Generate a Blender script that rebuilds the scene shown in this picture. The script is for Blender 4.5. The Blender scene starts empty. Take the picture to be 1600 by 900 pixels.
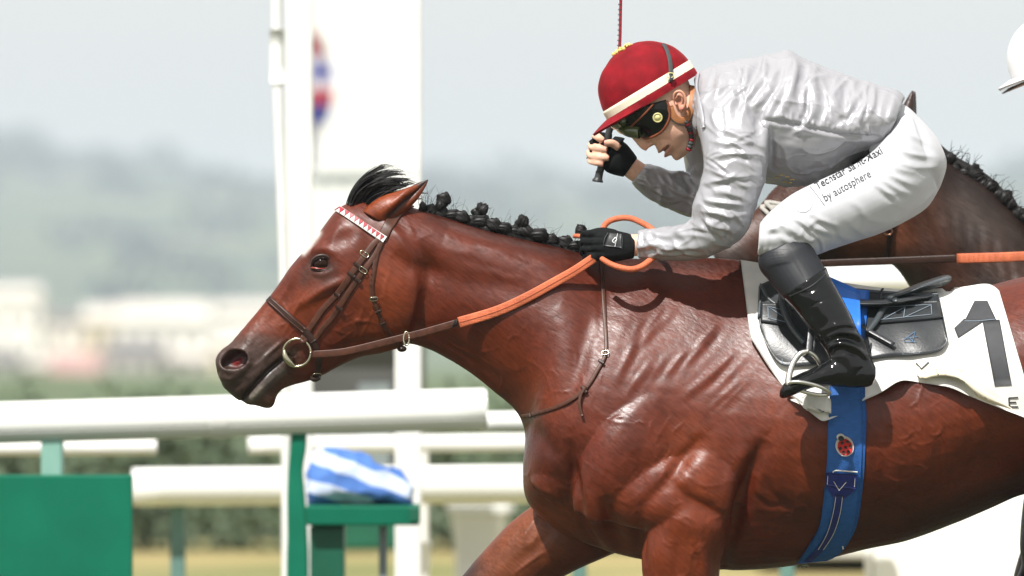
import bpy, bmesh, math, random
import numpy as np
from mathutils import Vector, Matrix
from mathutils.bvhtree import BVHTree

# ------------------------------------------------------------------ camera, sky, sun, exposure
D, S, CH = 21.333, 0.0016, 1.52        # camera distance to the horse, metres per photo pixel there, camera height
sc = bpy.context.scene
cam = bpy.data.cameras.new('camera'); cam_ob = bpy.data.objects.new('camera', cam)
sc.collection.objects.link(cam_ob)
cam_ob.location = (0, -D, CH); cam_ob.rotation_euler = (math.radians(90), 0, 0)
cam.sensor_width = 36; cam.lens = 36 * D / (1600 * S); cam.clip_start = .5; cam.clip_end = 20000
cam.dof.use_dof = True; cam.dof.focus_distance = D - .12; cam.dof.aperture_fstop = 4.0
sc.camera = cam_ob

SUN_EL, SUN_AZ = math.radians(55), math.radians(-29)   # azimuth seen from the horse: towards the camera, a little to the left
to_sun = Vector((math.sin(SUN_AZ) * math.cos(SUN_EL), -math.cos(SUN_AZ) * math.cos(SUN_EL), math.sin(SUN_EL)))
sun = bpy.data.lights.new('sun', 'SUN'); sun.energy = 5.0; sun.angle = math.radians(1.0); sun.color = (1, .965, .92)
sun_ob = bpy.data.objects.new('sun', sun); sc.collection.objects.link(sun_ob)
sun_ob.location = (0, -5, 12); sun_ob.rotation_euler = to_sun.to_track_quat('Z', 'Y').to_euler()

world = bpy.data.worlds.new('World'); sc.world = world; world.use_nodes = True
wn, wl = world.node_tree.nodes, world.node_tree.links
wn.clear()
wo = wn.new('ShaderNodeOutputWorld'); wb = wn.new('ShaderNodeBackground')
sky = wn.new('ShaderNodeTexSky'); sky.sky_type = 'NISHITA'; sky.sun_disc = False
sky.sun_elevation = SUN_EL; sky.sun_rotation = math.atan2(to_sun.x, to_sun.y)
sky.air_density = 1.0; sky.dust_density = 4.0; sky.ozone_density = 1.0; sky.altitude = 0
hazemix = wn.new('ShaderNodeMix'); hazemix.data_type = 'RGBA'
hazemix.inputs[0].default_value = .90
hazemix.inputs[7].default_value = (9.1, 8.9, 8.55, 1)     # thin even overcast veil over the blue
wl.new(sky.outputs[0], hazemix.inputs[6]); wl.new(hazemix.outputs[2], wb.inputs[0])
wb.inputs[1].default_value = .077
wl.new(wb.outputs[0], wo.inputs[0])

sc.view_settings.view_transform = 'Standard'; sc.view_settings.look = 'None'
sc.view_settings.exposure = 0.42; sc.view_settings.gamma = 1.0; sc.view_settings.use_curve_mapping = False
sc.render.engine = 'CYCLES'
sc.cycles.use_denoising = True
sc.cycles.max_bounces = 6; sc.cycles.diffuse_bounces = 3; sc.cycles.glossy_bounces = 3
sc.cycles.volume_bounces = 0; sc.cycles.transparent_max_bounces = 6

# ------------------------------------------------------------------ helpers: points
C = sc.collection
rng = random.Random(7)
nrs = np.random.RandomState(11)

def W(px, py, y=0.0):
    k = (D + y) / D
    return np.array(((px - 800) * S * k, y, CH + (450 - py) * S * k))

def PXof(V):
    k = (D + V[:, 1]) / D
    return np.stack((800 + V[:, 0] / (S * k), 450 - (V[:, 2] - CH) / (S * k)), 1)

def catmull(P, m=6, closed=False):
    P = np.asarray(P, float)
    n = len(P)
    if n == 2 and not closed:
        t = np.linspace(0, 1, m + 1)[:, None]
        return P[0] * (1 - t) + P[1] * t
    idx = lambda i: P[i % n] if closed else P[min(max(i, 0), n - 1)]
    out = []
    for i in range(n if closed else n - 1):
        p0, p1, p2, p3 = idx(i - 1), idx(i), idx(i + 1), idx(i + 2)
        for t in np.arange(m) / m:
            out.append(.5 * (2 * p1 + (p2 - p0) * t + (2 * p0 - 5 * p1 + 4 * p2 - p3) * t * t + (3 * p1 - p0 - 3 * p2 + p3) * t ** 3))
    if not closed: out.append(P[-1])
    return np.array(out)

def resample(P, n):
    P = np.asarray(P, float)
    d = np.r_[0, np.cumsum(np.linalg.norm(np.diff(P, axis=0), axis=1))]
    s = np.linspace(0, d[-1], n)
    return np.stack([np.interp(s, d, P[:, k]) for k in range(P.shape[1])], 1)

# smooth 3-D value noise on arrays
_perm = nrs.rand(64, 64, 64)
def vnoise(P, scale=1.0, seed=0):
    Q = np.asarray(P) * scale + seed * 7.31 + 100
    I = np.floor(Q).astype(int); f = Q - I; f = f * f * (3 - 2 * f)
    r = 0
    for a in (0, 1):
        for b in (0, 1):
            for c in (0, 1):
                w = (f[:, 0] if a else 1 - f[:, 0]) * (f[:, 1] if b else 1 - f[:, 1]) * (f[:, 2] if c else 1 - f[:, 2])
                r = r + w * _perm[(I[:, 0] + a) % 64, (I[:, 1] + b) % 64, (I[:, 2] + c) % 64]
    return r * 2 - 1

# ------------------------------------------------------------------ helpers: meshes
def mesh_np(name, V, F, mat=None, smooth=True, col=None):
    """F: an (n,k) array or a list of tuples"""
    me = bpy.data.meshes.new(name)
    V = np.asarray(V, np.float32)
    if isinstance(F, np.ndarray):
        k = F.shape[1]; n = len(F)
        me.vertices.add(len(V)); me.vertices.foreach_set('co', V.ravel())
        me.loops.add(n * k); me.loops.foreach_set('vertex_index', F.astype(np.int32).ravel())
        me.polygons.add(n); me.polygons.foreach_set('loop_start', np.arange(0, n * k, k, dtype=np.int32))
        me.update(calc_edges=True); me.validate()
    else:
        me.from_pydata([tuple(map(float, v)) for v in V], [], [tuple(map(int, f)) for f in F]); me.update()
    if mat: me.materials.append(mat)
    if smooth: me.polygons.foreach_set('use_smooth', np.ones(len(me.polygons), bool))
    if col is not None:
        a = me.color_attributes.new('col', 'FLOAT_COLOR', 'POINT')
        c4 = np.ones((len(V), 4), np.float32); c4[:, :3] = col
        a.data.foreach_set('color', c4.ravel())
    return me

def link(name, me, parent=None):
    o = bpy.data.objects.new(name, me); C.objects.link(o)
    if parent is not None:
        o.parent = parent
        if parent.type == 'EMPTY': o.location = -parent.location
    return o

def tag(o, label=None, cat=None, group=None, kind=None):
    if label: o['label'] = label
    if cat: o['category'] = cat
    if group: o['group'] = group
    if kind: o['kind'] = kind
    return o

class MB:
    """collects verts and faces of one mesh"""
    def __init__(s): s.V = []; s.F = []
    def add(s, V, F):
        o = len(s.V); s.V += [tuple(v) for v in np.asarray(V, float)]; s.F += [tuple(int(i) + o for i in f) for f in F]; return s
    def build(s, name, mat, parent=None, smooth=True, col=None):
        return link(name, mesh_np(name, np.array(s.V), s.F, mat, smooth, col), parent)

def grid_faces(nu, nv, cu=False, cv=False, off=0):
    i = np.arange(nu if cu else nu - 1)[:, None]; j = np.arange(nv if cv else nv - 1)[None]
    i2 = (i + 1) % nu; j2 = (j + 1) % nv
    return np.stack(np.broadcast_arrays(i * nv + j, i2 * nv + j, i2 * nv + j2, i * nv + j2), -1).reshape(-1, 4) + off

def rings_mesh(R):
    """R (m,n,3): closed rings with capped ends"""
    m, n = R.shape[:2]
    V = np.vstack((R.reshape(-1, 3), R[0].mean(0)[None], R[-1].mean(0)[None]))
    F = [tuple(f) for f in grid_faces(m, n, cv=True)]
    a, b = m * n, m * n + 1
    for j in range(n):
        F.append((a, (j + 1) % n, j)); F.append((b, (m - 1) * n + j, (m - 1) * n + (j + 1) % n))
    return V, F

def loft(sts, n=40, m=6):
    """stations (tx,ty,bx,by,halfwidth,t0,e,yc): cross-sections between two outline points in the picture-parallel plane"""
    A = catmull(np.array(sts, float), m)
    h = n // 2
    th = np.pi * np.arange(h + 1) / h
    t = (1 - np.cos(th)) / 2
    R = []
    for tx, ty, bx, by, hw, t0, e, yc in A:
        k = math.log(.5) / math.log(t0)
        w = hw * np.clip(np.sin(np.pi * np.clip(t, 0, 1) ** k), 0, 1) ** e
        px, py = tx + (bx - tx) * t, ty + (by - ty) * t
        near = [W(px[i], py[i], yc - w[i]) for i in range(h + 1)]
        far = [W(px[i], py[i], yc + w[i]) for i in range(h - 1, 0, -1)]
        R.append(near + far)
    return rings_mesh(np.array(R))

def limb(path, n=24, m=5, e=.5):
    """path of (px,py,y,radius_px,half_depth_m)"""
    A = catmull(np.array(path, float), m)
    T = np.gradient(A[:, :2], axis=0); T /= np.linalg.norm(T, axis=1)[:, None] + 1e-9
    a = 2 * np.pi * np.arange(n) / n
    R = []
    for (px, py, y, r, hd), (tx, ty) in zip(A, T):
        R.append([W(px - ty * r * math.cos(q), py + tx * r * math.cos(q), y - hd * math.sin(q)) for q in a])
    return rings_mesh(np.array(R))

def tube3(P, r, n=10, m=5, flat=1.0, dense=True):
    """round tube through 3-D points; r scalar or per point"""
    P = np.asarray(P, float); r = np.broadcast_to(np.asarray(r, float), (len(P),))
    A = catmull(np.c_[P, r], m) if dense else np.c_[P, r]
    X, rr = A[:, :3], A[:, 3]
    T = np.gradient(X, axis=0); T /= np.linalg.norm(T, axis=1)[:, None] + 1e-12
    up = np.array((0, 1., 0)) if abs(T[0, 1]) < .9 else np.array((0, 0, 1.))
    a = 2 * np.pi * np.arange(n) / n; R = []
    b = up
    for x, t, q in zip(X, T, rr):
        b = b - t * b.dot(t); b /= np.linalg.norm(b) + 1e-12
        c = np.cross(t, b)
        R.append(x + q * (np.cos(a)[:, None] * b * flat + np.sin(a)[:, None] * c))
    return rings_mesh(np.array(R))

def ellipsoid(c, r, M=None, nu=20, nv=28):
    u = np.linspace(1e-3, np.pi - 1e-3, nu)[:, None]; v = np.linspace(0, 2 * np.pi, nv, endpoint=False)[None]
    P = np.stack((np.sin(u) * np.cos(v) * r[0], np.sin(u) * np.sin(v) * r[1], np.cos(u) * np.ones_like(v) * r[2]), -1)
    if M is not None: P = P @ np.array(M).T
    return rings_mesh(P + np.asarray(c))

def box(c, h, rot=None):
    V = np.array([(x, y, z) for x in (-1, 1) for y in (-1, 1) for z in (-1, 1)], float) * np.asarray(h)
    if rot is not None: V = V @ np.array(rot).T
    return V + np.asarray(c), [(0, 1, 3, 2), (4, 6, 7, 5), (0, 4, 5, 1), (2, 3, 7, 6), (0, 2, 6, 4), (1, 5, 7, 3)]

def bevel_me(o, w, seg=2):
    md = o.modifiers.new('bevel', 'BEVEL'); md.width = w; md.segments = seg; md.limit_method = 'ANGLE'; return o

def union(parts, voxel, smooth=6, fac=.5):
    """one closed surface grown round all the pieces"""
    mb = MB()
    for V, F in parts: mb.add(V, F)
    me = mesh_np('tmp', np.array(mb.V), mb.F)
    bm = bmesh.new(); bm.from_mesh(me); bmesh.ops.recalc_face_normals(bm, faces=bm.faces); bm.to_mesh(me); bm.free()
    o = link('tmp', me)
    r = o.modifiers.new('r', 'REMESH'); r.mode = 'VOXEL'; r.voxel_size = voxel; r.adaptivity = 0
    if smooth:
        s = o.modifiers.new('s', 'SMOOTH'); s.factor = fac; s.iterations = smooth
    dg = bpy.context.evaluated_depsgraph_get()
    ev = o.evaluated_get(dg); m2 = ev.to_mesh()
    V = np.empty(len(m2.vertices) * 3, np.float32); m2.vertices.foreach_get('co', V); V = V.reshape(-1, 3).astype(float)
    L = np.empty(len(m2.loops), np.int32); m2.loops.foreach_get('vertex_index', L)
    F = L.reshape(-1, 4)
    ev.to_mesh_clear(); bpy.data.objects.remove(o); bpy.data.meshes.remove(me)
    return V, F

def normals(V, F):
    n = np.cross(V[F[:, 2]] - V[F[:, 0]], V[F[:, 3]] - V[F[:, 1]])
    N = np.zeros_like(V)
    for k in range(4):
        for d in range(3): N[:, d] += np.bincount(F[:, k], n[:, d], len(V))
    return N / (np.linalg.norm(N, axis=1)[:, None] + 1e-12)

def lap_smooth(V, F, it=2, fac=.5, w=None):
    cnt = np.zeros(len(V)); E = np.concatenate([F[:, [k, (k + 1) % 4]] for k in range(4)])
    cnt = np.bincount(E[:, 0], minlength=len(V)) + np.bincount(E[:, 1], minlength=len(V))
    for _ in range(it):
        A = np.stack([np.bincount(E[:, 0], V[E[:, 1], d], len(V)) + np.bincount(E[:, 1], V[E[:, 0], d], len(V)) for d in range(3)], 1) / cnt[:, None]
        V = V + (A - V) * (fac if w is None else fac * w[:, None])
    return V

def polydist(Q, pts):
    """distance, side (+ = right of travel as seen in the photo) and run length 0..1"""
    P = np.asarray(pts, float)
    seg = np.linalg.norm(np.diff(P, axis=0), axis=1); cum = np.r_[0, np.cumsum(seg)]
    best = np.full(len(Q), 1e9); side = np.zeros(len(Q)); run = np.zeros(len(Q))
    for i in range(len(P) - 1):
        d = P[i + 1] - P[i]; L2 = d.dot(d) + 1e-9
        r = Q - P[i]; t = np.clip(r @ d / L2, 0, 1)
        e = r - t[:, None] * d; dd = np.hypot(e[:, 0], e[:, 1]); m = dd < best
        best[m] = dd[m]; side[m] = np.sign(d[0] * r[m, 1] - d[1] * r[m, 0]); run[m] = (cum[i] + t[m] * seg[i]) / (cum[-1] + 1e-9)
    return best, side, run

def inpoly(Q, poly):
    P = np.asarray(poly, float); x, y = Q[:, 0], Q[:, 1]; c = np.zeros(len(Q), bool); j = len(P) - 1
    for i in range(len(P)):
        xi, yi = P[i]; xj, yj = P[j]
        c ^= ((yi > y) != (yj > y)) & (x < (xj - xi) * (y - yi) / (yj - yi + 1e-12) + xi); j = i
    return c

class Sculpt:
    """moves the points of a surface along their normals with strokes laid over its side view; colours them too"""
    def __init__(s, V, F, col=(.5, .5, .5), both=True):
        s.V, s.F = V, F; s.both = both; s.col = np.tile(np.array(col, float), (len(V), 1)); s.refresh()
    def refresh(s):
        s.N = normals(s.V, s.F); s.Q = PXof(s.V)
        ny = -s.N[:, 1]; s.face = np.clip((np.abs(ny) if s.both else ny) * 2.2 + .15, 0, 1)
    def pick(s, pts, pad, extra=None):
        P = np.asarray(pts, float); lo, hi = P.min(0) - pad, P.max(0) + pad
        m = ((s.Q > lo) & (s.Q < hi)).all(1) & (s.face > 0)
        if extra is not None: m &= extra
        return np.nonzero(m)[0]
    def stroke(s, pts, r, amp, r2=None, taper=True, dens=5, mask=None):
        """amp in mm; r2: radius on the right-hand side of travel when it differs (a sharp edge on one side)"""
        P = catmull(pts, dens) if len(pts) > 2 else np.asarray(pts, float)
        R2 = r if r2 is None else r2
        i = s.pick(P, 3 * max(r, R2), mask)
        if not len(i): return s
        d, sd, run = polydist(s.Q[i], P)
        rr = np.where(sd > 0, R2, r)
        f = np.exp(-(d / rr) ** 2)
        if taper: f *= np.clip(np.sin(np.pi * np.clip(run, .02, .98)), 0, 1) ** .6
        s.V[i] += s.N[i] * (f * s.face[i] * amp * .001)[:, None]
        return s
    def blob(s, c, rx, ry, amp, ang=0, p=2, mask=None):
        i = s.pick([c], 2.6 * max(rx, ry), mask)
        q = s.Q[i] - np.array(c); a = math.radians(ang); x = q[:, 0] * math.cos(a) + q[:, 1] * math.sin(a); y = -q[:, 0] * math.sin(a) + q[:, 1] * math.cos(a)
        f = np.exp(-(((x / rx) ** 2 + (y / ry) ** 2) ** (p / 2)))
        s.V[i] += s.N[i] * (f * s.face[i] * amp * .001)[:, None]; return s
    def push(s, c, r, d, ymax=.03, yc=0.0):
        """shifts the outline in the picture-parallel plane near one spot (px)"""
        q = np.hypot(*(s.Q - np.array(c)).T); f = np.exp(-(q / r) ** 2) * np.exp(-((s.V[:, 1] - yc) / ymax) ** 2)
        s.V[:, 0] += f * d[0] * S; s.V[:, 2] -= f * d[1] * S; return s
    def paint(s, pts, r, c, a=1, mask=None):
        P = catmull(pts, 5) if len(pts) > 2 else np.asarray(pts, float)
        m = ((s.Q > P.min(0) - 3 * r) & (s.Q < P.max(0) + 3 * r)).all(1)
        if mask is not None: m &= mask
        i = np.nonzero(m)[0]
        d = polydist(s.Q[i], P)[0] if len(P) > 1 else np.hypot(*(s.Q[i] - P[0]).T)
        f = (np.exp(-(d / r) ** 2) * a)[:, None]
        s.col[i] = s.col[i] * (1 - f) + np.array(c) * f; return s
    def paintpoly(s, poly, c, soft=6, a=1, mask=None):
        P = np.asarray(poly, float); m = ((s.Q > P.min(0) - 3 * soft) & (s.Q < P.max(0) + 3 * soft)).all(1)
        if mask is not None: m &= mask
        i = np.nonzero(m)[0]
        d = polydist(s.Q[i], np.vstack((P, P[:1])))[0]; d = np.where(inpoly(s.Q[i], P), d, -d)
        f = (1 / (1 + np.exp(-d / soft * 2.5)) * a)[:, None]
        s.col[i] = s.col[i] * (1 - f) + np.array(c) * f; return s
    def build(s, name, mat, parent=None):
        return link(name, mesh_np(name, s.V, s.F, mat, True, s.col), parent)
    def bvh(s):
        return BVHTree.FromPolygons([Vector(v) for v in s.V], s.F.tolist())

CAM = Vector((0, -D, CH))
def hit(bvh, px, py, y0=0.0):
    """where the line of sight through a photo pixel meets a surface"""
    tgt = Vector(W(px, py, y0)); d = (tgt - CAM).normalized()
    loc, nor, _, _ = bvh.ray_cast(CAM, d)
    if loc is None:
        loc, nor, _, _ = bvh.find_nearest(tgt)
    if nor.y > .25 or (nor.dot(d) > 0 and nor.y > -.25): nor = -nor
    return np.array(loc), np.array(nor)

def onto(bvh, P2, off=0.0, smooth=2, y0=0.0):
    """photo points laid on a surface and lifted by off along its normal"""
    L = []; Nn = []
    for px, py in P2:
        l, n = hit(bvh, px, py, y0); L.append(l); Nn.append(n)
    L, Nn = np.array(L), np.array(Nn)
    for _ in range(smooth):
        if len(Nn) > 2:
            Nn[1:-1] = (Nn[:-2] + 2 * Nn[1:-1] + Nn[2:]) / 4; L[1:-1] = (L[:-2] + 2 * L[1:-1] + L[2:]) / 4
    Nn /= np.linalg.norm(Nn, axis=1)[:, None] + 1e-9
    return L + Nn * np.broadcast_to(np.asarray(off, float), (len(L),))[:, None], Nn

def ribbon(X, Nn, w, th):
    """flat strap with rounded edges along X, lying square to Nn; w width (scalar or per point), th thickness"""
    T = np.gradient(X, axis=0); T /= np.linalg.norm(T, axis=1)[:, None] + 1e-12
    B = np.cross(T, Nn); B /= np.linalg.norm(B, axis=1)[:, None] + 1e-12
    w = np.broadcast_to(np.asarray(w, float), (len(X),))
    q = [(-.5, .0), (-.47, .38), (-.38, .5), (.38, .5), (.47, .38), (.5, 0), (.47, -.4), (-.47, -.4)]
    R = np.stack([X + B * (a * w)[:, None] + Nn * (b * th) for a, b in q], 1)
    return rings_mesh(R)

def strap(name, pts, wpx, mat, parent, bvh=None, off=.003, th=.004, y=None, m=6, smooth=3, nfix=None):
    P = catmull(pts, m)
    if bvh is not None:
        X, Nn = onto(bvh, P[:, :2], off, smooth)
    else:
        yy = P[:, 2] if P.shape[1] > 2 else np.full(len(P), y)
        X = np.array([W(a, b, c) for (a, b), c in zip(P[:, :2], yy)])
        Nn = np.tile(np.array(nfix if nfix is not None else (0, -1., 0)), (len(X), 1))
    V, F = ribbon(X, Nn, wpx * S, th)
    return MB().add(V, F).build(name, mat, parent)

def patch(top, bot, nu=30, nv=16):
    """grid of photo points between two outlines"""
    A = resample(catmull(top, 6) if len(top) > 2 else top, nu); B = resample(catmull(bot, 6) if len(bot) > 2 else bot, nu)
    t = np.linspace(0, 1, nv)[None, :, None]
    return A[:, None] * (1 - t) + B[:, None] * t

def sheet(G, th):
    """solid sheet from a grid of 3-D points (nu,nv,3); thickened away from the viewer"""
    nu, nv = G.shape[:2]
    du = np.gradient(G, axis=0); dv = np.gradient(G, axis=1); N = np.cross(du, dv); N /= np.linalg.norm(N, axis=2)[..., None] + 1e-12
    if N[..., 1].mean() < 0: N = -N
    V = np.vstack((G.reshape(-1, 3), (G + N * th).reshape(-1, 3)))
    F = [tuple(f) for f in grid_faces(nu, nv)] + [tuple(f[::-1]) for f in grid_faces(nu, nv, off=nu * nv)]
    b = [i * nv for i in range(nu)] + [(nu - 1) * nv + j for j in range(1, nv)] + [i * nv + nv - 1 for i in range(nu - 2, -1, -1)] + [j for j in range(nv - 2, 0, -1)]
    for i in range(len(b)):
        p, q = b[i], b[(i + 1) % len(b)]; F.append((p, q, q + nu * nv, p + nu * nv))
    return V, F

def drape(name, top, bot, mat, parent, bvh, off, th, nu=30, nv=16, smooth=2, fn=None, both=False):
    G2 = patch(top, bot, nu, nv); X, Nn = onto(bvh, G2.reshape(-1, 2), 0, 0)
    X = X.reshape(nu, nv, 3); Nn = Nn.reshape(nu, nv, 3)
    for _ in range(smooth):
        for A in (X, Nn):
            A[1:-1] = (A[:-2] + 2 * A[1:-1] + A[2:]) / 4; A[:, 1:-1] = (A[:, :-2] + 2 * A[:, 1:-1] + A[:, 2:]) / 4
    Nn /= np.linalg.norm(Nn, axis=2)[..., None]
    o = np.full((nu, nv), off) + (fn(G2) if fn else 0)
    X = X + Nn * o[..., None]
    mb = MB().add(*sheet(X, th))
    if both:
        V, F = sheet(X, th); V = V * np.array((1, -1, 1)); mb.add(V, [f[::-1] for f in F])
    ob = mb.build(name, mat, parent)
    return ob, X

def empty(name, loc, label, cat, group=None):
    o = bpy.data.objects.new(name, None); C.objects.link(o); o.empty_display_size = .1
    o['label'] = label; o['category'] = cat
    if group: o['group'] = group
    o.location = Vector([float(v) for v in loc])
    return o

# ------------------------------------------------------------------ helpers: materials
def new_mat(name):
    m = bpy.data.materials.new(name); m.use_nodes = True; return m, m.node_tree.nodes, m.node_tree.links, m.node_tree.nodes['Principled BSDF']

def mat(name, col, rough=.5, var=.12, vscale=12., bump=0., bscale=80., bdist=.002, attr=False, stretch=None, detail=4, **kw):
    m, n, l, b = new_mat(name)
    tc = n.new('ShaderNodeTexCoord'); src = tc.outputs['Object']
    if stretch:
        mp = n.new('ShaderNodeMapping'); mp.inputs['Scale'].default_value = stretch; l.new(src, mp.inputs[0]); src2 = mp.outputs[0]
    else: src2 = src
    nz = n.new('ShaderNodeTexNoise'); nz.inputs['Scale'].default_value = vscale; nz.inputs['Detail'].default_value = detail; l.new(src2, nz.inputs['Vector'])
    mr = n.new('ShaderNodeMapRange'); mr.inputs[1].default_value = .3; mr.inputs[2].default_value = .7; mr.inputs[3].default_value = 1 - var; mr.inputs[4].default_value = 1 + var
    l.new(nz.outputs[0], mr.inputs[0])
    mx = n.new('ShaderNodeVectorMath'); mx.operation = 'SCALE'
    if attr:
        at = n.new('ShaderNodeAttribute'); at.attribute_name = 'col'; l.new(at.outputs['Color'], mx.inputs[0])
    else: mx.inputs[0].default_value = col[:3]
    l.new(mr.outputs[0], mx.inputs['Scale']); l.new(mx.outputs[0], b.inputs['Base Color'])
    b.inputs['Roughness'].default_value = rough
    if bump:
        bz = n.new('ShaderNodeTexNoise'); bz.inputs['Scale'].default_value = bscale; bz.inputs['Detail'].default_value = 3; l.new(src2, bz.inputs['Vector'])
        bp = n.new('ShaderNodeBump'); bp.inputs['Strength'].default_value = bump; bp.inputs['Distance'].default_value = bdist
        l.new(bz.outputs[0], bp.inputs['Height']); l.new(bp.outputs[0], b.inputs['Normal'])
    for k, v in kw.items():
        b.inputs[k.replace('_', ' ')].default_value = v
    return m
# ------------------------------------------------------------------ the setting
def zone(y): return (D + y) / D
def slab(name, x0, y0, x1, y1, y, depth, m, parent=None, bev=.006):
    """upright box given by its outline in the photo at depth y"""
    a, b = W(x0, y0, y), W(x1, y1, y)
    c = (a + b) / 2; c[1] += depth / 2
    o = MB().add(*box(c, (abs(b[0] - a[0]) / 2, depth / 2, abs(a[2] - b[2]) / 2))).build(name, m, parent, False)
    if bev: bevel_me(o, bev)
    return o
def base_of(px, y): p = W(px, 450, y); return (p[0], y, 0)
M_WHITE = mat('white_paint', (.80, .80, .77), .35, .05, 6)
M_WHITE2 = mat('white_plastic', (.82, .83, .80), .28, .04, 3)
M_GREEN = mat('green_paint', (.0, .13, .073), .6, .12, 5, .1, 30, Specular_IOR_Level=.2)
M_GREEND = mat('dark_green_paint', (.004, .10, .055), .45, .15, 6)
M_MINT = mat('faded_mint_paint', (.22, .42, .35), .5, .1, 8)
M_TEAL = mat('weathered_teal_paint', (.10, .20, .18), .5, .15, 8)
M_GREY = mat('grey_steel', (.2, .24, .25), .4, .1)
M_CABIN = mat('dark_grey_cladding', (.06, .062, .06), .6, .2, 2)

def ground_mat():
    m, n, l, b = new_mat('dry_turf')
    tc = n.new('ShaderNodeTexCoord'); a = n.new('ShaderNodeTexNoise'); a.inputs['Scale'].default_value = .35; a.inputs['Detail'].default_value = 6; l.new(tc.outputs['Object'], a.inputs['Vector'])
    r = n.new('ShaderNodeValToRGB'); r.color_ramp.elements[0].position = .35; r.color_ramp.elements[0].color = (.16, .17, .055, 1); r.color_ramp.elements[1].position = .62; r.color_ramp.elements[1].color = (.33, .265, .11, 1)
    l.new(a.outputs[0], r.inputs[0]); b.inputs['Roughness'].default_value = .9
    r2 = n.new('ShaderNodeValToRGB'); r2.color_ramp.elements[0].position = .35; r2.color_ramp.elements[0].color = (.05, .06, .028, 1); r2.color_ramp.elements[1].position = .65; r2.color_ramp.elements[1].color = (.085, .09, .045, 1); l.new(a.outputs[0], r2.inputs[0])
    sx = n.new('ShaderNodeSeparateXYZ'); l.new(tc.outputs['Object'], sx.inputs[0]); st = n.new('ShaderNodeMath'); st.operation = 'GREATER_THAN'; st.inputs[1].default_value = 7.0; l.new(sx.outputs['Y'], st.inputs[0])   # mown green track in front, dry rough beyond the rails
    mx = n.new('ShaderNodeMix'); mx.data_type = 'RGBA'; l.new(st.outputs[0], mx.inputs[0]); l.new(r2.outputs[0], mx.inputs[6]); l.new(r.outputs[0], mx.inputs[7])
    s2 = n.new('ShaderNodeMath'); s2.operation = 'GREATER_THAN'; s2.inputs[1].default_value = 30.0; l.new(sx.outputs['Y'], s2.inputs[0])      # green meadow past the hedge
    m2 = n.new('ShaderNodeMix'); m2.data_type = 'RGBA'; l.new(s2.outputs[0], m2.inputs[0]); l.new(mx.outputs[2], m2.inputs[6]); m2.inputs[7].default_value = (.09, .125, .06, 1); l.new(m2.outputs[2], b.inputs['Base Color'])
    f = n.new('ShaderNodeTexNoise'); f.inputs['Scale'].default_value = 40; l.new(tc.outputs['Object'], f.inputs['Vector'])
    bp = n.new('ShaderNodeBump'); bp.inputs['Strength'].default_value = .6; bp.inputs['Distance'].default_value = .03; l.new(f.outputs[0], bp.inputs['Height']); l.new(bp.outputs[0], b.inputs['Normal'])
    return m
def terrain_z(x, y):
    t = np.clip((y - 110) / 380, 0, 1); t = t * t * (3 - 2 * t)
    return -6.2 * t
gx = np.linspace(-1600, 1600, 41); gy = np.r_[np.linspace(-60, 120, 10), np.linspace(140, 700, 25), np.linspace(800, 4500, 12)]
GX, GY = np.meshgrid(gx, gy, indexing='ij')
G = np.stack((GX, GY, terrain_z(GX, GY)), -1)
ground = link('ground', mesh_np('ground', G.reshape(-1, 3), grid_faces(len(gx), len(gy))[:, ::-1].copy(), ground_mat())); tag(ground, kind='structure')

# far hillside with fields and woods
def hill_mat():
    m, n, l, b = new_mat('wooded_hillside')
    tc = n.new('ShaderNodeTexCoord'); mp = n.new('ShaderNodeMapping'); mp.inputs['Scale'].default_value = (1, 1, 3.5); l.new(tc.outputs['Object'], mp.inputs[0])
    a = n.new('ShaderNodeTexNoise'); a.inputs['Scale'].default_value = .013; a.inputs['Detail'].default_value = 5; l.new(mp.outputs[0], a.inputs['Vector'])
    r = n.new('ShaderNodeValToRGB'); e = r.color_ramp.elements
    e[0].position = .36; e[0].color = (.016, .040, .034, 1); e[1].position = .66; e[1].color = (.30, .24, .16, 1)  # darkest green carries a bluish haze cast in its colour
    k = e.new(.5); k.color = (.05, .085, .03, 1); k = e.new(.58); k.color = (.10, .14, .05, 1)
    l.new(a.outputs[0], r.inputs[0]); l.new(r.outputs[0], b.inputs['Base Color']); b.inputs['Roughness'].default_value = .9
    return m
ridge = [(-4000, 300), (-1500, 270), (-400, 250), (0, 243), (60, 236), (125, 262), (200, 290), (262, 262), (330, 294), (400, 284), (520, 300), (700, 300), (800, 292), (900, 310), (1050, 318), (1200, 300), (1400, 285), (1520, 268), (1620, 285), (2000, 270), (3200, 300), (5500, 320)]
rx = np.array([W(a, 450, 3400)[0] for a, b in ridge]); rz = np.array([W(0, b, 3400)[2] for a, b in ridge])
hx = np.linspace(rx[0], rx[-1], 160); hz = np.interp(hx, rx, rz)
hv = np.linspace(0, 1, 26)
HX = np.repeat(hx[:, None], 26, 1); t = hv ** 1.0
HY = 1500 + 1900 * hv[None] + 0 * HX; HZ = -6.5 + (hz[:, None] + 6.5) * (np.sin(hv * np.pi / 2) ** 1.5)[None]
HZ = HZ + vnoise(np.stack((HX, HY, HX * 0), -1).reshape(-1, 3), .012, 3).reshape(HX.shape) * 2.5 * hv
HX = np.c_[HX, HX[:, -1]]; HY = np.c_[HY, HY[:, -1] + 900]; HZ = np.c_[HZ, HZ[:, -1] * 0 - 8]
HX = np.clip(HX, -2300, 2300)
hills = link('hills', mesh_np('hills', np.stack((HX, HY, HZ), -1).reshape(-1, 3), grid_faces(160, 27)[:, ::-1].copy(), hill_mat())); tag(hills, kind='structure')
M_WOOD = mat('far_foliage', (.022, .05, .045), .9, .5, .08)  # haze blue of the distance mixed into the leaf colour
M_LEAF = mat('hedge_leaves', (.105, .15, .085), .6, .35, 3)
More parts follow.
